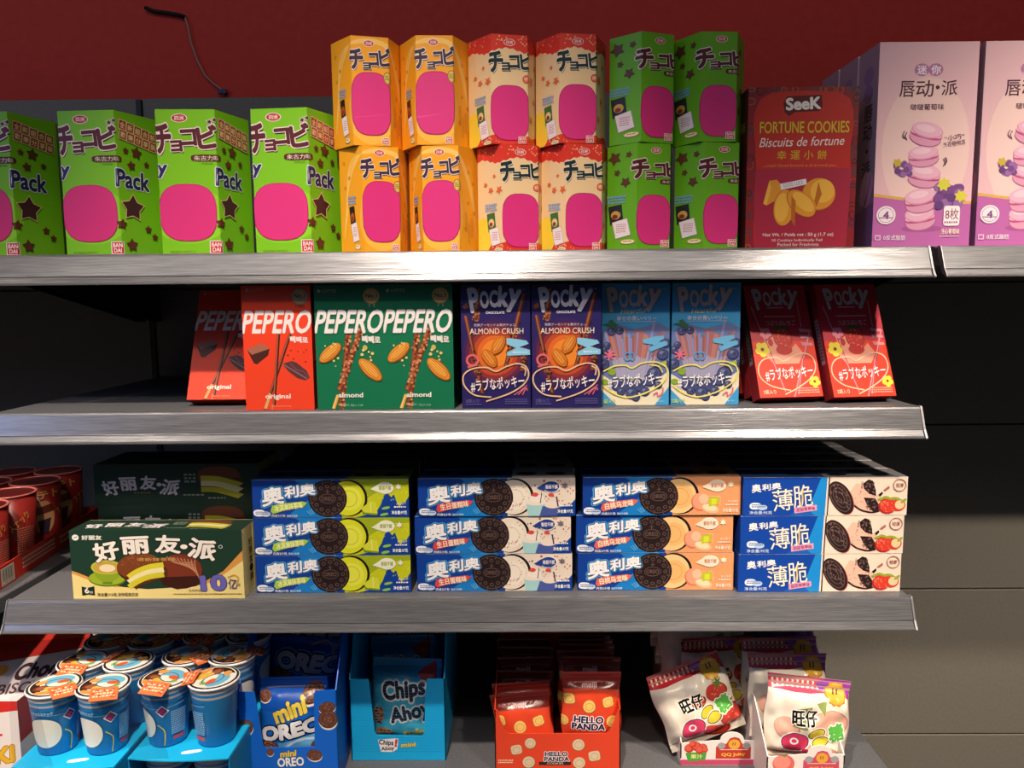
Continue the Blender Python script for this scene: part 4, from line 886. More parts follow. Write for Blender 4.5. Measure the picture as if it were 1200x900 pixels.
for k in range(3):
    X = gy(211, 590, 1.02)[0]
    BP.put((X+(.003 if k == 1 else 0), 1.012+.0453, Z3+e+k*.0548), 0, 0, 0, ('pie box lying flat, lowest behind the green and cream pie box', 'pie box lying flat, middle of the pile behind the front pie box', 'shaded dark green pie box lying flat on top of the pile behind the front one')[k], 'pie box', 'pie boxes lying behind')

# ---- red snack cups in a red tray
def cyl_map(R0, R1, H, uw):
    def fn(u, v, l):
        f = v/H; r = R0+(R1-R0)*f+l; t = (u/uw-.5)*2*pi*.62; return (r*sin(t), -r*cos(t), v)
    return fn
def red_cup():
    r = empty('snack_cup'); H, R0, R1 = .102, .029, .0345; parts = {}
    mb = parts['cup_body'] = MB(); mb.lathe([(0, .001), (R0*.95, .001), (R0, .003), (R1, H), (R1-.001, H), (R1-.002, H-.003)], M('8c2420', .35, .5), 44)
    a = Art(.12, H); a.part = 'cup_body'; a.frame(0, 0, 120, 100)
    a.part = 'printed_picture'; a.ell(60, 50, 16, 26, 'd8a070'); a.poly([(48, 35), (72, 30), (76, 42), (50, 46)], '6a2a1c'); a.poly([(52, 55), (70, 52), (66, 75), (55, 76)], '3a2a40')
    a.part = 'title'; a.text('ポテト', 38, 8, 82, 22, 'e8b060', .05, 4); a.text('スナック', 76, 30, 108, 42, 'e0a050', .03, 40)
    a.part = 'cup_body'; a.smallprint(88, 45, 112, 85, 12, 'c87a6a', 3); a.smallprint(8, 30, 30, 85, 14, 'c87a6a', 5)
    us = [i*.004 for i in range(31)]
    a.emit(parts, cyl_map(R0, R1, H, .12), us=us, base=.0004, step=18.); finish(r, parts)
    MB().lathe([(R1-.0012, H-.001), (R1+.0012, H), (R1+.0016, H+.0016), (R1, H+.0026), (R1-.0022, H+.002), (R1-.0022, H-.001)], M('c86a60', .35, .5), 44).build('rim', r)
    MB().lathe([(0, H+.0012), (R1-.002, H+.0012)], M('5a1a18', .3, .6), 44).build('lid', r)
    return r
TA = RD(6)
tx, ty = -.6985, .966; tdir = Vector((cos(TA), sin(TA), 0)); tb = Vector((-sin(TA), cos(TA), 0))
TW, TD, TH = .155, .325, .030
def tr(u, d, z=0): p = Vector((tx, ty, 0))-tdir*u+tb*d; return (p.x, p.y, z)
# the tray: right front lower corner is at (tx, ty)
tray = empty('cup_tray', (tx, ty, Z3+e)); tray.rotation_euler = (0, 0, TA)
RT = M('d03a2c', .4)
ta = Art(TW, TH); ta.part = 'front_wall'; ta.frame(0, 0, 150, 30); ta.rect(0, 0, 150, 30, 'd83c2a'); ta.smallprint(20, 8, 120, 24, 2, 'f0c8b8', 4)
ta2 = Art(TD, TH); ta2.part = 'side_wall'; ta2.frame(0, 0, 325, 30); ta2.rect(0, 0, 325, 30, 'c8321f'); ta2.rect(24, 4, 56, 28, 'e8e0d0')
for i in range(14): ta2.rect(26+i*2, 6, 26+i*2+(.6, 1, 1.4)[i % 3], 23, '2a2420')
ta2.text('6 901234', 27, 24, 53, 27, '2a2420'); ta2.smallprint(78, 6, 170, 24, 3, 'e0b8b0', 4); ta2.smallprint(185, 8, 300, 24, 2, 'd8a8a0', 6)
P = {'front_wall': MB().box(-TW, 0, 0, .0015, 0, TH, RT), 'side_wall': MB().box(-.0015, 0, .0015, TD, 0, TH, RT)}
ta.emit(P, flat((-TW, 0, 0), (1, 0, 0), (0, 0, 1))); ta2.emit(P, flat((0, 0, 0), (0, 1, 0), (0, 0, 1)))
finish(tray, P)
MB().box(-TW, -TW+.0015, .0015, TD, 0, TH, RT).build('side_wall', tray); MB().box(-TW+.0015, -.0015, TD-.0015, TD, 0, TH, RT).build('back_wall', tray); MB().box(-TW+.0015, -.0015, .0015, TD-.0015, 0, .001, RT).build('base', tray)
tag(tray, 'red cardboard tray with a barcode holding red snack cups on the third shelf', 'tray')
RC = Kind(red_cup())
for i, (c_, d_) in enumerate(((0, 0), (1, 0), (0, 1), (1, 1), (0, 2), (1, 2), (0, 3), (1, 3))):
    p = tr(.042+c_*.0735, .062+d_*.0745); side = ('right', 'left')[c_]
    RC.put((p[0], p[1], Z3+e+.0012), TA+RD((0, 20, -15, 10, 40, 0, 25, 5)[i]), 0, 0, f'red snack cup in the red tray, {("front", "second", "third", "rear")[d_]} row, {side} side', 'snack cup', 'red snack cups in the tray')

# ------------------------------------------------------------------ LOWEST SHELF
# ---- bags
def pouch(name, W, H, T, base, back, art, seal_h=.012, seal_col=None, bottom_seal=True, seed=1, wr=.0022, nu=26, nv=30, big=0.):
    r = empty(name); parts = {}
    def hz(u, v):
        x = 2*u/W-1; lo = seal_h*.7 if bottom_seal else 0; y = (v-lo)/(H-seal_h-lo)
        if y <= 0 or y >= 1:
            q = .0007*sin(v*2600); return q+big*.4*noise.noise((u*14+seed, 0, 2))*.01
        q = max(0, 1-x*x)**.55*max(0, 1-(2*y-1)**4)**.6
        n = noise.noise((u*38+seed*7, v*30, seed))*wr+noise.noise((u*90+seed*3, v*70, seed+5))*wr*.45
        n += abs(noise.noise((u*22+v*16+seed, v*20-u*12, seed*2)))*wr*1.6
        return q*T+n*min(1, q*2.2)+big*noise.noise((u*14+seed, v*10, 2))*.01*min(1, y*3)
    node = [[Vector((W*i/nu-W/2-.0016*sin(H*j/nv*90+seed)*(i/nu-.5)*2, -hz(W*i/nu, H*j/nv), H*j/nv)) for i in range(nu+1)] for j in range(nv+1)]
    du, dv = W/nu, H/nv
    def fn(u, v, l):                                # the pouch is a triangulated sheet; print lies exactly on its triangles
        i = min(max(int(u/du+1e-4), 0), nu-1); j = min(max(int(v/dv+1e-4), 0), nv-1); fu, fv = u/du-i, v/dv-j
        a, b, c, d = node[j][i], node[j][i+1], node[j+1][i+1], node[j+1][i]
        p = a+(b-a)*fu+(c-b)*fv if fu >= fv else a+(d-a)*fv+(c-d)*fu
        return (p.x, p.y-l, p.z)
    us = [W*i/nu for i in range(nu+1)]; vs = [H*j/nv for j in range(nv+1)]
    mb = parts['pouch'] = MB(); g = [n[:] for r_ in node for n in r_]; q = []
    for j in range(nv):
        for i in range(nu): k = j*(nu+1)+i; q += [(k, k+1, k+nu+2), (k, k+nu+2, k+nu+1)]
    mb.add(g, q, M(base, **FOIL), True)
    gb = [(x, -y*.55+.0004 if True else 0, z) for x, y, z in g]; mb.add(gb, [f[::-1] for f in q], M(back, **FOIL), True)
    if art: art.emit(parts, fn, us=us[1:-1], vs=vs[1:-1], base=.0002, diag=(du, dv))
    finish(r, parts)
    for ch in r.children:
        for p in ch.data.polygons: p.use_smooth = True
    return r
# ---- open display boxes
def display(name, W, D, Hf, front_poly, side_poly, Hb, col_, inner, art, side_art=None, back=True):
    r = empty(name); P = {'front_panel': MB(), 'side_panel': MB()}
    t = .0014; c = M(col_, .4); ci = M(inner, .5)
    P['front_panel'].prism(front_poly, lambda a, b, y: (a-W/2, y, b), 0, t, c)
    art.part = art.part or 'front_panel'; art.emit(P, flat((-W/2, 0, 0), (1, 0, 0), (0, 0, 1)))
    P['side_panel'].prism(side_poly, lambda a, b, x: (x, a, b), W/2-t, W/2, c)
    if side_art: side_art.emit(P, flat((W/2, 0, 0), (0, 1, 0), (0, 0, 1)))
    finish(r, P)
    MB().prism(side_poly, lambda a, b, x: (x, a, b), -W/2, -W/2+t, c).build('side_panel', r)
    MB().box(-W/2+t, W/2-t, D-t, D, 0, Hb, c).build('back_panel', r)
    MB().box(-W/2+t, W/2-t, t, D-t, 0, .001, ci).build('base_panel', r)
    return r
def small_cookie(a, x, y, rx, ry, rot, cream=True):
    if cream: a.ell(x+rx*.02, y+ry*.2, rx, ry, 'efe6d8', rot)
    a.ell(x, y, rx, ry, '5a3424', rot); a.ell(x, y-ry*.05, rx*.9, ry*.86, '744838', rot); a.ring(x, y, rx*.62, ry*.6, rx*.1, '50301f', rot, 14)
    a.dots(x-rx*.7, y-ry*.7, x+rx*.7, y+ry*.7, 12, rx*.05, rx*.1, '9a7058', int(x))
ZE = gy(460, 796, 1.003)[1]-Z4                 # height of the display boxes' front corners
# blue display box: design read at 5.623 px per photo px
by0 = .945; bx0 = gy(279, 809, by0)[0]; bx1 = gy(393.5, 810, by0)[0]; ZO = gy(336, 810, by0)[1]-Z4
BW = bx1-bx0; BD = .19
def frame_w(a, x0, x1, ytop, W, Htop):         # uniform scale: x0..x1 spans W, ytop is at height Htop
    k = W/(x1-x0); a.fx = (x0, k, 0); a.fy = (ytop, -k, Htop); return a
a = Art(BW, ZO); a.part = 'front_panel'; frame_w(a, -17, 655, 388, BW, ZO)
for x, y, rx, ry, r in ((25, 645, 52, 58, 0), (588, 515, 58, 42, 12), (592, 600, 66, 66, -6), (490, 860, 52, 42, -8), (186, 832, 24, 28, 0)): small_cookie(a, x, y, rx, ry, r)
a.part = 'lettering'; a.text('mini', 254, 822, 366, 868, 'f0d048', .06, 4, .15, [('2a2a50', .03)]); a.text('OREO', 232, 872, 416, 940, 'f4f4f6', .06, 2, 0, [('14225a', .05)])
k = BW/672.
def q2(x, y): return ((x+17)*k, ZO-(y-388)*k)
fp = [(0, 0), (BW, 0), (BW, ZO), q2(512, 392), q2(500, 420), q2(494, 800), q2(148, 800), q2(140, 780), q2(98, 392), (0, ZO)]
sp = [(0, 0), (BD, 0), (BD, ZO+.075), (.075, ZO+.075), (.03, ZO+.028), (0, ZO)]
sa = Art(BD, ZO); sa.part = 'side_panel'
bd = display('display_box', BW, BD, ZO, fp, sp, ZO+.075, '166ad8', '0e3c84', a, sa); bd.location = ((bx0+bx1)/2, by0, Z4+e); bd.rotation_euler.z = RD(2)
tag(bd, 'royal blue cardboard display box with cookie pictures holding blue bags', 'display box')
def oreo_bag(mini):
    W, H = (.090, .112) if mini else (.098, .150); a = Art(W, H, **FOIL); a.part = 'pouch'
    a.frame(0, 12, 100, 145) if mini else a.frame(0, 0, 100, 163); a.rect(0, 0, 100, 163, '1450b0'); a.rect(0, 60, 100, 163, '1862c4')
    if mini:
        small_cookie(a, 80, 34, 14, 17, -40); small_cookie(a, 10, 38, 10, 9, 10)
        a.part = 'lettering'; a.text('mini', 22, 44, 74, 72, 'e8cc50', .07, 24, .1, [('2a2418', .03)])
        a.text('OREO', 2, 76, 98, 100, 'dcdce0', .09, 12, 0, [('101626', .1)]); a.part = 'pouch'
        a.poly([(30, 108), (98, 92), (98, 120), (70, 135), (42, 132)], '6cb8e4'); a.curve([(40, 116), (60, 104), (84, 102)], 4, 'cfe8f6')
        small_cookie(a, 16, 118, 16, 12, 0, False); small_cookie(a, 34, 126, 14, 10, 0, False); small_cookie(a, 90, 118, 12, 14, 0)
    else:
        a.part = 'lettering'; a.text('OREO', 14, 22, 112, 50, 'd8d8e0', .09, -4, 0, [('7ab8e8', .17), ('101a40', .1)]); a.part = 'pouch'
        small_cookie(a, 22, 60, 20, 14, -20); a.poly([(36, 58), (64, 52), (60, 70), (44, 74)], '58a8dc'); a.curve([(60, 12), (84, 4), (94, 22), (88, 40)], 2, 'c8a848')
    return pouch('snack_bag', W, H, .019, '1450b0', '0e3c88', a, seed=3 if mini else 5, wr=.0036)
cx = (bx0+bx1)/2
k3 = lambda px, py, Y: (gy(px, py, Y)[0], gy(px, py, Y)[1])
ob = oreo_bag(True); ob.location = (cx-.004, by0+.030, Z4+.018); ob.rotation_euler = (RD(-9), 0, RD(2)); tag(ob, 'crumpled blue cookie bag seen through the front opening of the royal blue box', 'snack bag')
OB = Kind(oreo_bag(False))
x_, z_ = k3(352, 786, by0+.085); OB.put((x_-.013, by0+.085+.02, z_-.117), RD(-3), RD(-9), RD(3), 'blue cookie bag, second in the royal blue box, lettering showing', 'snack bag')
x_, z_ = k3(378, 757, by0+.125); OB.put((x_-.017, by0+.125+.02, z_-.117), RD(-3), RD(-7), RD(2), 'shaded blue cookie bag, rearmost in the royal blue box', 'snack bag')
# cyan display box
cx0, cy0 = -.2515, 1.003; cx1 = -.1125; CW = cx1-cx0
X0 = gy(409, 798, 1.003)[0]; X1 = gy(521, 797, 1.003)[0]; CW = X1-X0; cx = (X0+X1)/2; cy0 = 1.003
a = Art(CW, ZE); a.part = 'front_panel'; frame_w(a, 50, 692, 316, CW, ZE); k = CW/642.
def q3(x, y): return ((x-50)*k, ZE-(y-316)*k)
for i in range(26): a.rect(50, 330+i*20, 692, 331.5+i*20, '1796cc')
a.part = 'lettering'; a.poly([(232, 748), (345, 738), (372, 740), (362, 815), (330, 836), (252, 834)], 'f2ecec')
a.text('Chips', 238, 748, 338, 796, '1c1a2c', .05, -4); a.text('Ahoy', 252, 796, 342, 832, '1c1a2c', .05, 4); a.text('!', 346, 742, 364, 800, 'd03040', .08, -10); a.part = 'small_lettering'; a.text('mini', 388, 768, 488, 800, 'e8c848', .06, 4, .1, [('3a3018', .03)])
fp = [(0, 0), (CW, 0), (CW, ZE), q3(575, 318), q3(560, 420), q3(548, 700), q3(530, 722), q3(225, 716), q3(212, 690), q3(182, 318), (0, ZE)]
sp = [(0, 0), (BD, 0), (BD, ZE+.10), (.06, ZE+.10), (.02, ZE+.02), (0, ZE)]
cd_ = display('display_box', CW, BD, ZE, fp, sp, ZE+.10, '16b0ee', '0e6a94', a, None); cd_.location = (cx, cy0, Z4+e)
tag(cd_, 'cyan cardboard display box holding cyan cookie bags', 'display box')
def chips_bag(front):
    W, H = .096, .118; a = Art(W, H, **FOIL); a.part = 'pouch'; a.frame(0, 32, 100, 155); a.rect(0, 0, 100, 155, '2a94c4'); a.rect(0, 56, 100, 155, '44b4d8')
    a.poly([(66, 50), (92, 34), (98, 100), (84, 80)], 'b83a40')
    a.part = 'lettering'
    a.text('Chips', 16, 58, 80, 92, '23222c', .07, 8, 0, [('f0eeec', .12)]); a.text('Ahoy!', 30, 92, 92, 122, '23222c', .07, 12, 0, [('f0eeec', .12)]); a.part = 'pouch'
    a.ell(12, 112, 9, 13, 'b87430'); a.dots(5, 102, 19, 124, 14, 1, 2, '5a3018', 3); a.ell(22, 138, 14, 8, 'c88a40'); a.dots(12, 132, 34, 144, 10, 1, 2, '5a3018', 5); a.text('mini', 50, 128, 88, 142, 'e0d048', .08, 6)
    return pouch('snack_bag', W, H, .020, '2a94c4', '0e5a80', a, seed=8, wr=.0040)
CB = Kind(chips_bag(True))
CB.put((cx+.003, cy0+.030, Z4+.010), RD(2), RD(-9), RD(3), 'crumpled cyan cookie bag at the front of the cyan box', 'snack bag')
x_, z_ = k3(470, 756, cy0+.085); CB.put((x_, cy0+.085+.02, z_-.118), RD(-2), RD(-9), RD(-2), 'shaded cyan cookie bag, second in the cyan box', 'snack bag')
x_, z_ = k3(474, 742, cy0+.125); CB.put((x_, cy0+.125+.02, z_-.070), RD(2), RD(-8), RD(0), 'dark cyan cookie bag, rearmost in the cyan box', 'snack bag')
# ---- red panda-biscuit display with two columns of bags
hy = .975; X0 = gy(580, 880, hy)[0]; X1 = gy(727, 880, hy)[0]; HW = X1-X0; hx = (X0+X1)/2; Hf = gy(650, 860, hy)[1]-Z4; Hk = gy(580, 832, hy)[1]-Z4
a = Art(HW, Hf+.01); a.part = 'front_panel'; k = HW/740.
a.fx = (192, k, 0); a.fy = (650, -k, Hf)
def biscuit(a, x, y, r, c='e8c070', sq=False):
    if sq: a.ell(x, y, r, r*.9, '9a6a34', 10, 24, .5); a.ell(x-1, y-2, r*.93, r*.84, c, 10, 24, .5)
    else: a.ell(x, y, r, r, '9a6a34'); a.ell(x-1, y-2, r*.93, r*.93, c)
    a.ring(x, y, r*.6, r*.55, r*.08, 'c08a48', 0, 12)
for x, y, r, sq in ((320, 752, 34, 1), (402, 712, 34, 0), (686, 722, 38, 0), (780, 792, 36, 1), (392, 830, 38, 0), (690, 835, 38, 0)): biscuit(a, x, y, r, 'd8c4a4', sq)
a.smallprint(210, 812, 300, 840, 2, 'f0c8b0', 3)
a.part = 'lettering'; a.text('HELLO', 486, 762, 622, 792, '243050', .07, 0, 0, [('f2ece4', .1)]); a.text('PANDA', 482, 794, 632, 824, '243050', .07, 0, 0, [('f2ece4', .1)]); a.rect(452, 826, 640, 846, '2a2420'); a.text('COOKIES', 500, 830, 595, 842, 'e8d8c0')
fp = [(0, 0), (HW, 0), (HW, Hk), (HW-.004, Hk-.001)]+[(HW-.004-.016*t, Hf+(Hk-Hf)*(1-t)**2) for t in (.25, .5, .75, 1)]+[(.02+.016*0, Hf)]+[(.02-.016*t, Hf+(Hk-Hf)*t**2) for t in (.25, .5, .75, 1)]+[(0, Hk)]
HD = .20; sp = [(0, 0), (HD, 0), (HD, Hk+.02), (.03, Hk+.005), (0, Hk)]
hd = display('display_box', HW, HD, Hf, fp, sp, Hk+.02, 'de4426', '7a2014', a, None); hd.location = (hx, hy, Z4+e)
tag(hd, 'low red cardboard display box holding two columns of red biscuit bags', 'display box')
def panda_bag():
    W, H = .0795, .098; a = Art(W, H, **FOIL); a.part = 'pouch'; a.frame(578, 300, 945, 752); a.rect(578, 300, 945, 902, 'dc4628')
    a.part = 'top_band'; a.poly([(578, 300), (945, 300), (945, 410)]+[(945-i*37, 405-14*sin(i/10*pi)) for i in range(1, 10)]+[(578, 402)], '6a1c18'); a.curve([(578, 402), (700, 388), (800, 392), (945, 410)], 5, '8c4a40')  # maroon mostly paints in the shade on the top seal
    a.part = 'pouch'; a.poly([(578, 300), (945, 300), (945, 312), (578, 312)], '7c2a24')
    for x, y, r, sq in ((615, 458, 38, 1), (868, 476, 36, 1), (590, 600, 34, 0), (888, 600, 40, 0), (745, 500, 42, 0), (640, 780, 44, 0), (840, 800, 44, 1)): biscuit(a, x, y, r, 'ecc46c', sq)
    a.part = 'maker_lettering'; a.text('meiji', 702, 362, 796, 394, 'd8a8a4', .04); a.part = 'lettering'; a.text('HELLO', 652, 560, 832, 608, '1e2a58', .07, -2, 0, [('f4eee8', .11)]); a.text('PANDA', 640, 606, 842, 652, '1e2a58', .07, -2, 0, [('f4eee8', .11)])
    return pouch('biscuit_bag', W, H, .012, 'dc4628', '8a2014', a, seal_h=.014, seed=2, wr=.0012)
HB = Kind(panda_bag()); GH = 'red biscuit bags in the low red box'
zt = lambda py, Y: gy(650, py, Y)[1]-.098
for c_, (xc, nm) in enumerate(((693, 'right'), (616, 'left'))):
    for d_ in range(6):
        Y = hy+.022+d_*.028
        py = (790, 772, 764, 757, 751, 746)[d_] if c_ == 0 else (824, 806, 788, 772, 760, 750)[d_]
        z = max(Z4+.002, zt(py, Y)); X = gy(xc, 830, hy+.022)[0]+(.002*math.sin(d_*2+c_))
        HB.put((X, Y, z), RD(0), RD(-4), RD((0, 1, -1, 1, 0, 1)[d_] if c_ == 0 else (-6, -4, 1, -1, 1, 0)[d_]), f'red biscuit bag, {("front", "second", "third", "fourth", "fifth", "rearmost")[d_]} in the {nm} hand column of the low red box', 'biscuit bag', GH)
# ---- two white fruit-jelly display boxes
def fruit_box_art(W, Hf, jelly):
    a = Art(W, Hf+.022); a.part = 'front_panel'; k = W/490.; a.fx = (240, k, 0); a.fy = (745, -k, Hf-.002)
    a.rect(240, 866, 730, 905, 'c04868'); a.rect(240, 858, 730, 868, 'f0d8dc')
    a.part = 'fruit_picture'
    if jelly:
        a.poly([(272, 820), (410, 815), (402, 870), (290, 882)], '4a9a3c'); a.text('果汁', 306, 830, 384, 862, 'd8e080', .04)
        for x, y, r in ((295, 790, 30), (340, 775, 32), (385, 785, 28), (318, 760, 24), (365, 800, 28), (400, 800, 18)): a.ell(x, y, r, r, 'b83428'); a.ell(x-3, y-4, r*.75, r*.72, 'd85a48')
    else:
        a.ell(345, 800, 70, 62, 'd86860'); a.ell(335, 790, 54, 46, 'e88c7c'); a.poly([(320, 745), (372, 735), (355, 755)], '6a8a40')
    a.part = 'printed_badge'
    rc = 'b8382c' if jelly else 'c84860'
    a.poly([(468, 862), (470, 780), (500, 752), (535, 760), (560, 720), (590, 712), (620, 720), (640, 758), (672, 752), (696, 780), (696, 862)], rc)
    a.ell(505, 772, 26, 22, '9a9a9c'); a.ell(668, 772, 26, 22, '9a9a9c'); a.ell(588, 762, 38, 34, 'e0a03c'); a.line([(580, 750), (578, 770)], 5, '5a2a14'); a.line([(594, 750), (592, 770)], 5, '5a2a14')
    a.text('QQ Juicy', 505, 820, 660, 848, 'e8b848', .05, 2); a.smallprint(495, 796, 680, 806, 1, 'f0d8c0', 4)
    return a
def ww_box(px0, px1, pyb, Y, py_top, jelly, label):
    X0 = gy(px0, pyb, Y)[0]; X1 = gy(px1, pyb, Y)[0]; W = X1-X0; Hf = gy((px0+px1)/2, py_top, Y)[1]-Z4
    arch = [(W*(.68+.16*cos(t)), Hf+.012*sin(t)) for t in [i*pi/8 for i in range(9)]]
    fp = [(0, 0), (W, 0), (W, Hf-.001)]+arch+[(0, Hf-.004)]
    D = .22; sp = [(0, 0), (D, 0), (D, Hf+.06), (.06, Hf+.045), (0, Hf-.002)]
    sa = Art(D, Hf+.04); sa.part = 'side_panel'; sa.rect(0, 88, 100, 100, 'c04868'); sa.ell(20, 50, 8, 26, 'c04848'); sa.ell(45, 55, 7, 20, 'c04848')
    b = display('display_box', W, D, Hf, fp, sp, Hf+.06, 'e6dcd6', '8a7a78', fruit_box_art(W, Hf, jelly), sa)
    b.location = ((X0+X1)/2, Y, Z4+e); tag(b, label, 'display box'); return (X0+X1)/2, Y, W, Hf
L_ = ww_box(797.5, 886, 880, .990, 868, True, 'white fruit jelly display box with strawberry picture, left of two')
R_ = ww_box(899, 990, 885, .935, 884, False, 'white fruit jelly display box with peach picture, right of two')
def candy_bag(fruit, seed):
    W, H = .108, .112; a = Art(W, H, **FOIL); a.part = 'pouch'; a.frame(0, 0, 100, 104); a.rect(0, 0, 100, 104, 'eadfce')
    sc = 'c02c34' if fruit == 'straw' else 'c84a64'
    a.part = 'top_band'; a.rect(0, 0, 100, 17, sc)
    for i in range(11): a.rect(4+i*6.2, 5, 6.4+i*6.2, 14, 'f0d4b8')
    a.poly([(68, 0), (100, 0), (100, 24), (92, 17), (70, 17)], 'a02834' if fruit == 'straw' else '9a3aa0'); a.ell(66, 8, 7, 6, '8a4aa8')
    a.part = 'round_badge'; a.star(82, 16, 14, 'c8842c', 0, .88, 11); a.ell(82, 16, 11.5, 11.5, 'e0ac3c'); a.line([(80, 10), (79, 17)], 1.8, '5a3014'); a.line([(84.5, 10), (83.5, 17)], 1.8, '5a3014')
    a.part = 'fruit_picture'
    if fruit == 'straw':
        for x, y, rx, ry, r in ((78, 44, 15, 12, -20), (52, 46, 10, 9, 0), (86, 78, 16, 17, 30), (60, 92, 22, 10, -20), (28, 76, 10, 8, 0)):
            a.ell(x, y, rx, ry, '9a2420', r); a.ell(x-1, y-1, rx*.9, ry*.88, 'cc3c30', r); a.dots(x-rx*.7, y-ry*.7, x+rx*.7, y+ry*.7, 14, .5, .9, 'eeb078', int(x))
        a.star(82, 33, 8, '5a7a34', 0, .4, 6); a.star(90, 62, 9, '5a7a34', 20, .4, 6)
    else:
        for x, y, rx, ry in ((74, 50, 24, 16), (24, 60, 14, 14), (60, 88, 30, 12)): a.ell(x, y, rx, ry, 'c88878'); a.ell(x-1, y-1, rx*.92, ry*.9, 'e0ac98')
        a.poly([(28, 36), (50, 30), (46, 58), (30, 56)], '7a8a4c'); a.poly([(56, 26), (70, 24), (66, 40)], '8a9a54')
    a.part = 'lettering'
    a.text('旺仔', 28, 34, 58, 54, '1a1414', .05, 4, 0, [('f4eee2', .08)])
    a.ell(34, 76, 18, 14, 'f6eeee', 14); a.ell(34, 76, 16.5, 12.5, '2a1a22', 14); a.ell(34, 76, 15.5, 11.5, 'd83c68', 14); a.poly([(42, 82), (54, 84), (58, 90), (46, 90)], 'd83c68'); a.ell(33, 75, 5, 4.5, 'f6eeee', 14); a.ell(33, 75, 3, 2.6, 'd83c68', 14)
    for dx, dy in ((0, 0), (6, 10)): a.ell(58+dx, 62+dy, 12, 8, 'f4efe0', 24); a.ell(58+dx, 62+dy, 10.5, 6.6, '3a3018', 24); a.ell(58+dx, 62+dy, 9.4, 5.6, 'd8c43c', 24)
    a.text('糖', 72, 50, 92, 70, '58ac48', .06, 14, 0, [('2a3a28', .05), ('f0f0e0', .1)])
    return pouch('candy_bag', W, H, .018, 'eadfce', 'b08a88', a, seal_h=.017, seed=seed, wr=.0058, big=.3)
def purple_bag():
    W, H = .108, .112; a = Art(W, H, **FOIL); a.part = 'pouch'; a.frame(0, 0, 100, 104); a.rect(0, 0, 100, 104, '6a5a80'); a.part = 'top_band'; a.rect(0, 0, 100, 17, '7a2450')
    for i in range(11): a.rect(4+i*6.2, 5, 6.4+i*6.2, 14, 'd8b0c0')
    a.poly([(80, 0), (100, 0), (100, 104), (90, 60)], 'a040b8'); a.part = 'lettering'; a.text('旺仔', 28, 40, 58, 60, '141018', .05, 4, 0, [('a8a0b8', .06)]); a.part = 'fruit_picture'; grapes(a, 68, 70, 20, 14, 4)
    return pouch('candy_bag', W, H, .02, '5a4a70', '3a2a50', a, seal_h=.017, seed=9, wr=.0050, big=.3)
CS, CP = Kind(candy_bag('straw', 4)), Kind(candy_bag('peach', 6))
x, y, W, Hf = L_
CS.put((x-.007, y+.022, Z4+.026), RD(5), RD(-6), RD(-20), 'cream candy bag with strawberries tilted at the front of the left jelly box', 'candy bag')
CS.put((x+.022, y+.062, Z4+.036), RD(2), RD(-10), RD(-2), 'cream strawberry candy bag half hidden behind the tilted front one', 'candy bag')
CS.put((x-.006, y+.095, Z4+.062), RD(2), RD(-10), RD(-3), 'shaded strawberry candy bag, third in the left jelly box', 'candy bag')
CS.put((x-.010, y+.125, Z4+.084), RD(2), RD(-12), RD(2), 'dark strawberry candy bag, fourth in the left jelly box', 'candy bag')
CS.put((x-.012, y+.155, Z4+.098), RD(0), RD(-12), RD(0), 'dark strawberry candy bag, rearmost in the left jelly box', 'candy bag')
x, y, W, Hf = R_
CP.put((x+.006, y+.026, Z4+.024), RD(-4), RD(-8), RD(5), 'cream candy bag with peaches at the front of the right jelly box', 'candy bag')
CP.put((x+.001, y+.066, Z4+.036), RD(0), RD(-9), RD(0), 'peach candy bag directly behind the front one in the right jelly box', 'candy bag')
CP.put((x+.002, y+.100, Z4+.044), RD(0), RD(-9), RD(-1), 'peach candy bag with purple corner, third in the right jelly box', 'candy bag')
pbag = purple_bag(); x_, z_ = gy(912, 775, y+.17); pbag.location = (x_, y+.15, z_); pbag.rotation_euler = (RD(-48), RD(3), RD(-6)); tag(pbag, 'shaded purple grape candy bag lying on top at the back of the right jelly box', 'candy bag')

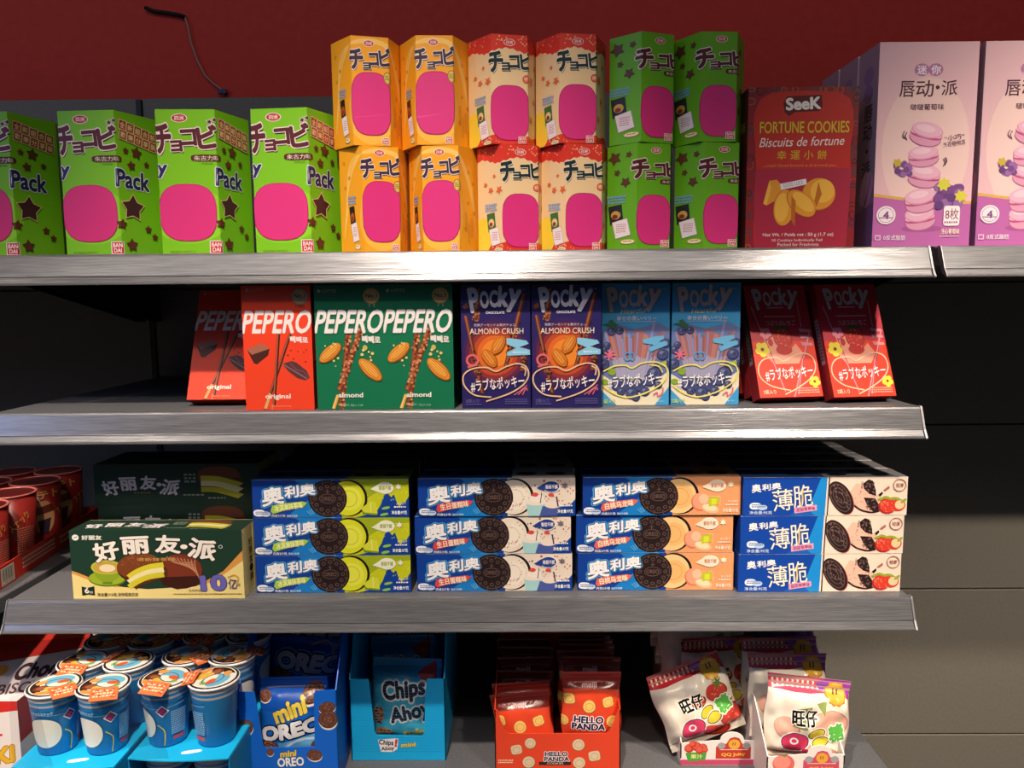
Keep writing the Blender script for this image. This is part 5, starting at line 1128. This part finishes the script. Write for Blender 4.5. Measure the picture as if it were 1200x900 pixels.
# ---- blue snack cups on two tiers with cyan carrier boards
CH, CR0, CR1 = .0795, .0225, .0292
def blue_cup():
    r = empty('snack_cup'); parts = {}
    mb = parts['cup_body'] = MB(); mb.lathe([(0, .002), (CR0*.9, .002), (CR0*.95, 0), (CR0, .001), (CR1-.0015, CH-.014), (CR1-.0008, CH-.012), (CR1, CH-.002)], M('2a8ccc', .35, .5), 48)
    mb.lathe([(CR0+.0004+(CR1-.0015-CR0)*.82+.0005, CH*.80), (CR1-.0008, CH-.011), (CR1+.0004, CH-.001)], M('c4bcbc', .35, .5), 48)
    a = Art(.13, CH*.80); a.part = 'cup_body'; a.frame(0, 0, 130, 80)
    a.rect(0, 0, 130, 6, '2478b8'); a.curve([(0, 16), (40, 10), (80, 14), (130, 10)], .8, 'a8d4ec')
    a.part = 'printed_patch'; a.ell(54, 42, 27, 25, '14568c', 0, 32, .9); a.ell(54, 42, 26, 24, 'f0eadc', 0, 32, .9)
    a.part = 'cup_body'; a.poly([(92, 8), (102, 18), (92, 28), (82, 18)], 'f0e0e8'); a.poly([(92, 10.5), (99.5, 18), (92, 25.5), (84.5, 18)], '3a3060'); a.poly([(92, 12.5), (97.5, 18), (92, 23.5), (86.5, 18)], 'd0407c')
    a.text('チョコスナック', 40, 6, 70, 12, 'b8dcf0', .03); a.curve([(84, 40), (94, 52), (92, 76)], 1.6, 'e0c840'); a.smallprint(104, 20, 128, 60, 12, 'a8d4ec', 4); a.rect(106, 62, 126, 68, 'd04858')
    fn0 = lambda u, v, l: None
    def fn(u, v, l):
        f = (v-.001)/(CH-.015); rr = CR0+(CR1-.0015-CR0)*f+l; t = (u/.13-.46)*2*pi*.62; return (rr*sin(t), -rr*cos(t), v)
    a.emit(parts, fn, us=[i*.13/32 for i in range(33)], base=.0004, step=18.); finish(r, parts)
    MB().lathe([(CR1-.001, CH-.004), (CR1+.0016, CH-.003), (CR1+.0024, CH-.0012), (CR1+.0016, CH+.0004), (CR1-.001, CH)], M('ece6e2', .35, .5), 48).build('rim', r)
    P = {'lid': MB()}; P['lid'].lathe([(0, CH+.0006), (CR1+.0008, CH+.0006)], M('2a2428', .3, .6), 48)
    l = Art(.060, .060, **FOIL); l.part = 'lid'; l.frame(0, 0, 68, 68)
    l.ell(34, 34, 31, 31, 'e0dcd4'); l.ell(34, 34, 29, 29, '34241f', 0, 28, 1, 150, 260); l.ell(36, 22, 20, 13, '6ab0cc', 10); l.ell(22, 44, 11, 8, '6a3420', 20); l.ell(22, 44, 7, 5, '9a5a3c', 20); l.ell(40, 47, 14, 8, 'd8b048', -10)
    l.ell(50, 32, 9, 6, '98b848', 20); l.ell(38, 34, 12, 6, 'e8e0d0', 10); l.ell(44, 26, 9, 5, 'd85a30', 15); l.ell(16, 28, 8, 6, 'd89a50', 30); l.ell(30, 58, 12, 5, 'e09048'); l.ring(38, 30, 16, 11, 1.6, '3a6a90')
    l.emit(P, flat((-.030, -.030, CH+.0007), (1, 0, 0), (0, 1, 0)), base=.00005)
    o = finish(r, P); lid = [c for c in r.children if c.name.startswith('lid')][0]
    tb_ = Art(.03, .022, **FOIL); tb_.part = 'pull_tab'; tb_.frame(0, 0, 30, 22); tb_.rect(1, 1, 29, 21, 'd8703c'); tb_.smallprint(3, 4, 27, 18, 3, 'f0d0b0', 3); tb_.dots(2, 2, 28, 20, 10, 1, 2.4, 'c04a34', 4)
    PT = {'pull_tab': MB().box(-.0152, .0152, -.0115, .0115, -.0004, 0, M('d8703c', **FOIL))}
    tb_.emit(PT, flat((-.015, -.011, 0), (1, 0, 0), (0, 1, 0)), base=.00005)
    tb = PT['pull_tab'].build('pull_tab', lid, (CR1*.72, -CR1*.75, CH+.0022)); tb.rotation_euler = (RD(14), RD(6), RD(38))
    return r
BC = Kind(blue_cup()); ZT = CZ-.551
GB = 'blue snack cups'
carriers = ((-.5495, .896, 'left'), (-.4190, .913, 'right'))
for mx, my, side in carriers:
    ang = 0.; u = Vector((1, 0, 0)); n_ = Vector((0, 1, 0)); mid = Vector((mx, my, 0)); cw = .1225
    for row in range(4):
        for c_, sgn in ((0, -1), (1, 1)):
            p = mid+u*(sgn*.0306)+n_*(row*.0632)
            BC.put((p.x, p.y, ZT+.0012), ang+RD((8, -14, -38, -150, 30, 60, -80, 10)[row*2+c_] if side == 'left' else (-42, -125, 20, 60, -30, 100, 10, -60)[row*2+c_]), 0, 0,
                   f'blue snack cup on the {side} hand cyan carrier, {("front", "second", "third", "rear")[row]} row, {("left", "right")[c_]}', 'snack cup', GB)
    # the carrier: board under the upper cups, folded front lip, side walls down to the shelf
    cr = empty('cup_carrier', (mid.x, mid.y, Z4+e)); cr.rotation_euler = (0, 0, ang); zt_ = ZT-Z4-e
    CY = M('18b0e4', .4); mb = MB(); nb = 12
    fr = [(-cw/2+cw*i/nb, -.044-.005*sin(pi*i/nb)) for i in range(nb+1)]
    mb.prism([(x, y) for x, y in fr]+[(cw/2, .23), (-cw/2, .23)], lambda a_, b_, t: (a_, b_, t), zt_-.0008, zt_+.0006, CY)
    la = Art(cw, .3); la.part = 'board'; P = {'board': mb}
    la.frame(0, 0, 122, 300); la.ell(70, 287, 10, 3.6, 'f0f4f4', 14, 18, .7); la.ell(78, 285, 6, 3.2, 'f0f4f4', 14)
    la.emit(P, flat((-cw/2, -.044, zt_+.0006), (1, 0, 0), (0, 1, 0)), base=.0002); finish(cr, P)
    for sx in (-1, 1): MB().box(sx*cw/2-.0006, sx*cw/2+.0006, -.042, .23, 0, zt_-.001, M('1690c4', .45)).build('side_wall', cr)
    fv = []; ff = []                                      # clear shrink film over the front corner
    for j in range(9):
        for i in range(7):
            t, q = j/8, i/6; x = -cw/2+.002+.05*q*(1-.5*t); yy = -.044+.012*sin(q*2.4)*t+.004*noise.noise((q*4, t*5, 3)); fv.append((x-.004*t, yy-.002+.012*t, zt_+.001+.082*t))
    ff = [(j*7+i, j*7+i+1, (j+1)*7+i+1, (j+1)*7+i) for j in range(8) for i in range(6)]
    MB().add(fv, ff, M_FILM, True).build('shrink_film', cr)
    tag(cr, f'cyan card carrier under the {side} hand group of blue snack cups', 'carrier')
    for c_, sgn in ((0, -1), (1, 1)):
        p = mid+u*(sgn*.0303)-n_*.002
        BC.put((p.x, p.y, Z4+e+.0006), ang+RD(135+45*sgn), 0, 0, f'blue snack cup on the lower tier under the {side} hand cyan carrier, {("left", "right")[c_]}', 'snack cup', GB)
# ---- white and red carton with packs at the far left
KW, KD = .16, .22
kx, kz = gy(22, 850, .90); kb = empty('display_box', (kx-KW/2, .90, Z4+e)); KH = gy(10, 822, .90)[1]-Z4
a = Art(KW, KH); a.part = 'front_panel'; a.frame(-160, 820, 25, 960); a.rect(-160, 820, 25, 960, 'efe4de'); a.poly([(-160, 820), (25, 820), (25, 832), (-160, 850)], 'd83028'); a.poly([(-160, 940), (-40, 900), (25, 925), (25, 960), (-160, 960)], 'd83028')
a.part = 'lettering'; a.text('KOALAKI', -140, 884, 16, 902, 'e8b82c', .08, 6, .2, [('b02820', .04)]) if False else a.text('KI', -14, 878, 16, 900, 'e8b82c', .08, 10, .2, [('b05a20', .04)])
a.part = 'front_panel'; a.rect(-8, 862, 0, 865, 'd83028', 10)
sa = Art(KD, KH); sa.part = 'side_panel'; sa.rect(0, 0, 100, 100, 'dcd2cc'); sa.poly([(0, 0), (100, 0), (100, 30), (0, 38)], 'b02c28'); sa.star(30, 62, 16, '2a2a34', 0, .3, 6)
P = {'front_panel': MB().box(-KW/2, KW/2, 0, .0014, 0, KH, M('efe4de', .4)), 'side_panel': MB().box(KW/2-.0014, KW/2, .0014, KD, 0, KH, M('dcd2cc', .4))}
a.emit(P, flat((-KW/2, 0, 0), (1, 0, 0), (0, 0, 1))); sa.emit(P, flat((KW/2, 0, 0), (0, 1, 0), (0, 0, 1))); finish(kb, P)
MB().box(-KW/2, -KW/2+.0014, .0014, KD, 0, KH, M('dcd2cc', .4)).build('side_panel', kb); MB().box(-KW/2+.0014, KW/2-.0014, KD-.0014, KD, 0, KH, M('dcd2cc', .4)).build('back_panel', kb); MB().box(-KW/2+.0014, KW/2-.0014, .0014, KD-.0014, 0, .001, M('dcd2cc', .4)).build('base_panel', kb)
tag(kb, 'white and red cardboard display box with yellow letters at the lower left corner', 'display box')
def choco_pack():
    W, D, H = .145, .022, .125; a = Art(W, H); a.frame(0, 0, 145, 125); a.rect(0, 0, 145, 125, 'b02a24'); a.poly([(0, 60), (145, 30), (145, 125), (0, 125)], 'cfc6c8'); a.poly([(0, 0), (145, 0), (145, 10), (0, 18)], 'd83a2a')
    a.part = 'lettering'; a.text('Choco', 70, 50, 140, 80, '3a2226', .06, 10, .15); a.part = 'small_lettering'; a.text('BISCUIT', 60, 86, 136, 104, '5a3a3c', .03, 8); a.part = 'carton'; a.ell(40, 70, 18, 12, 'e0a040', 20)
    return carton('snack_pack', W, D, H, ('b02a24', '7a1c18', 'c83426', '7a1c18'), {'front': a})
CK = Kind(choco_pack())
for k_ in range(3):
    CK.put((kx-KW/2+.002, .975+k_*.060, Z4+.090+k_*.014), RD(2), RD(-66), 0, f'red and white chocolate snack pack lying back in the lower left display box, {("front", "middle", "rearmost")[k_]}', 'snack pack', 'snack packs in the lower left box')
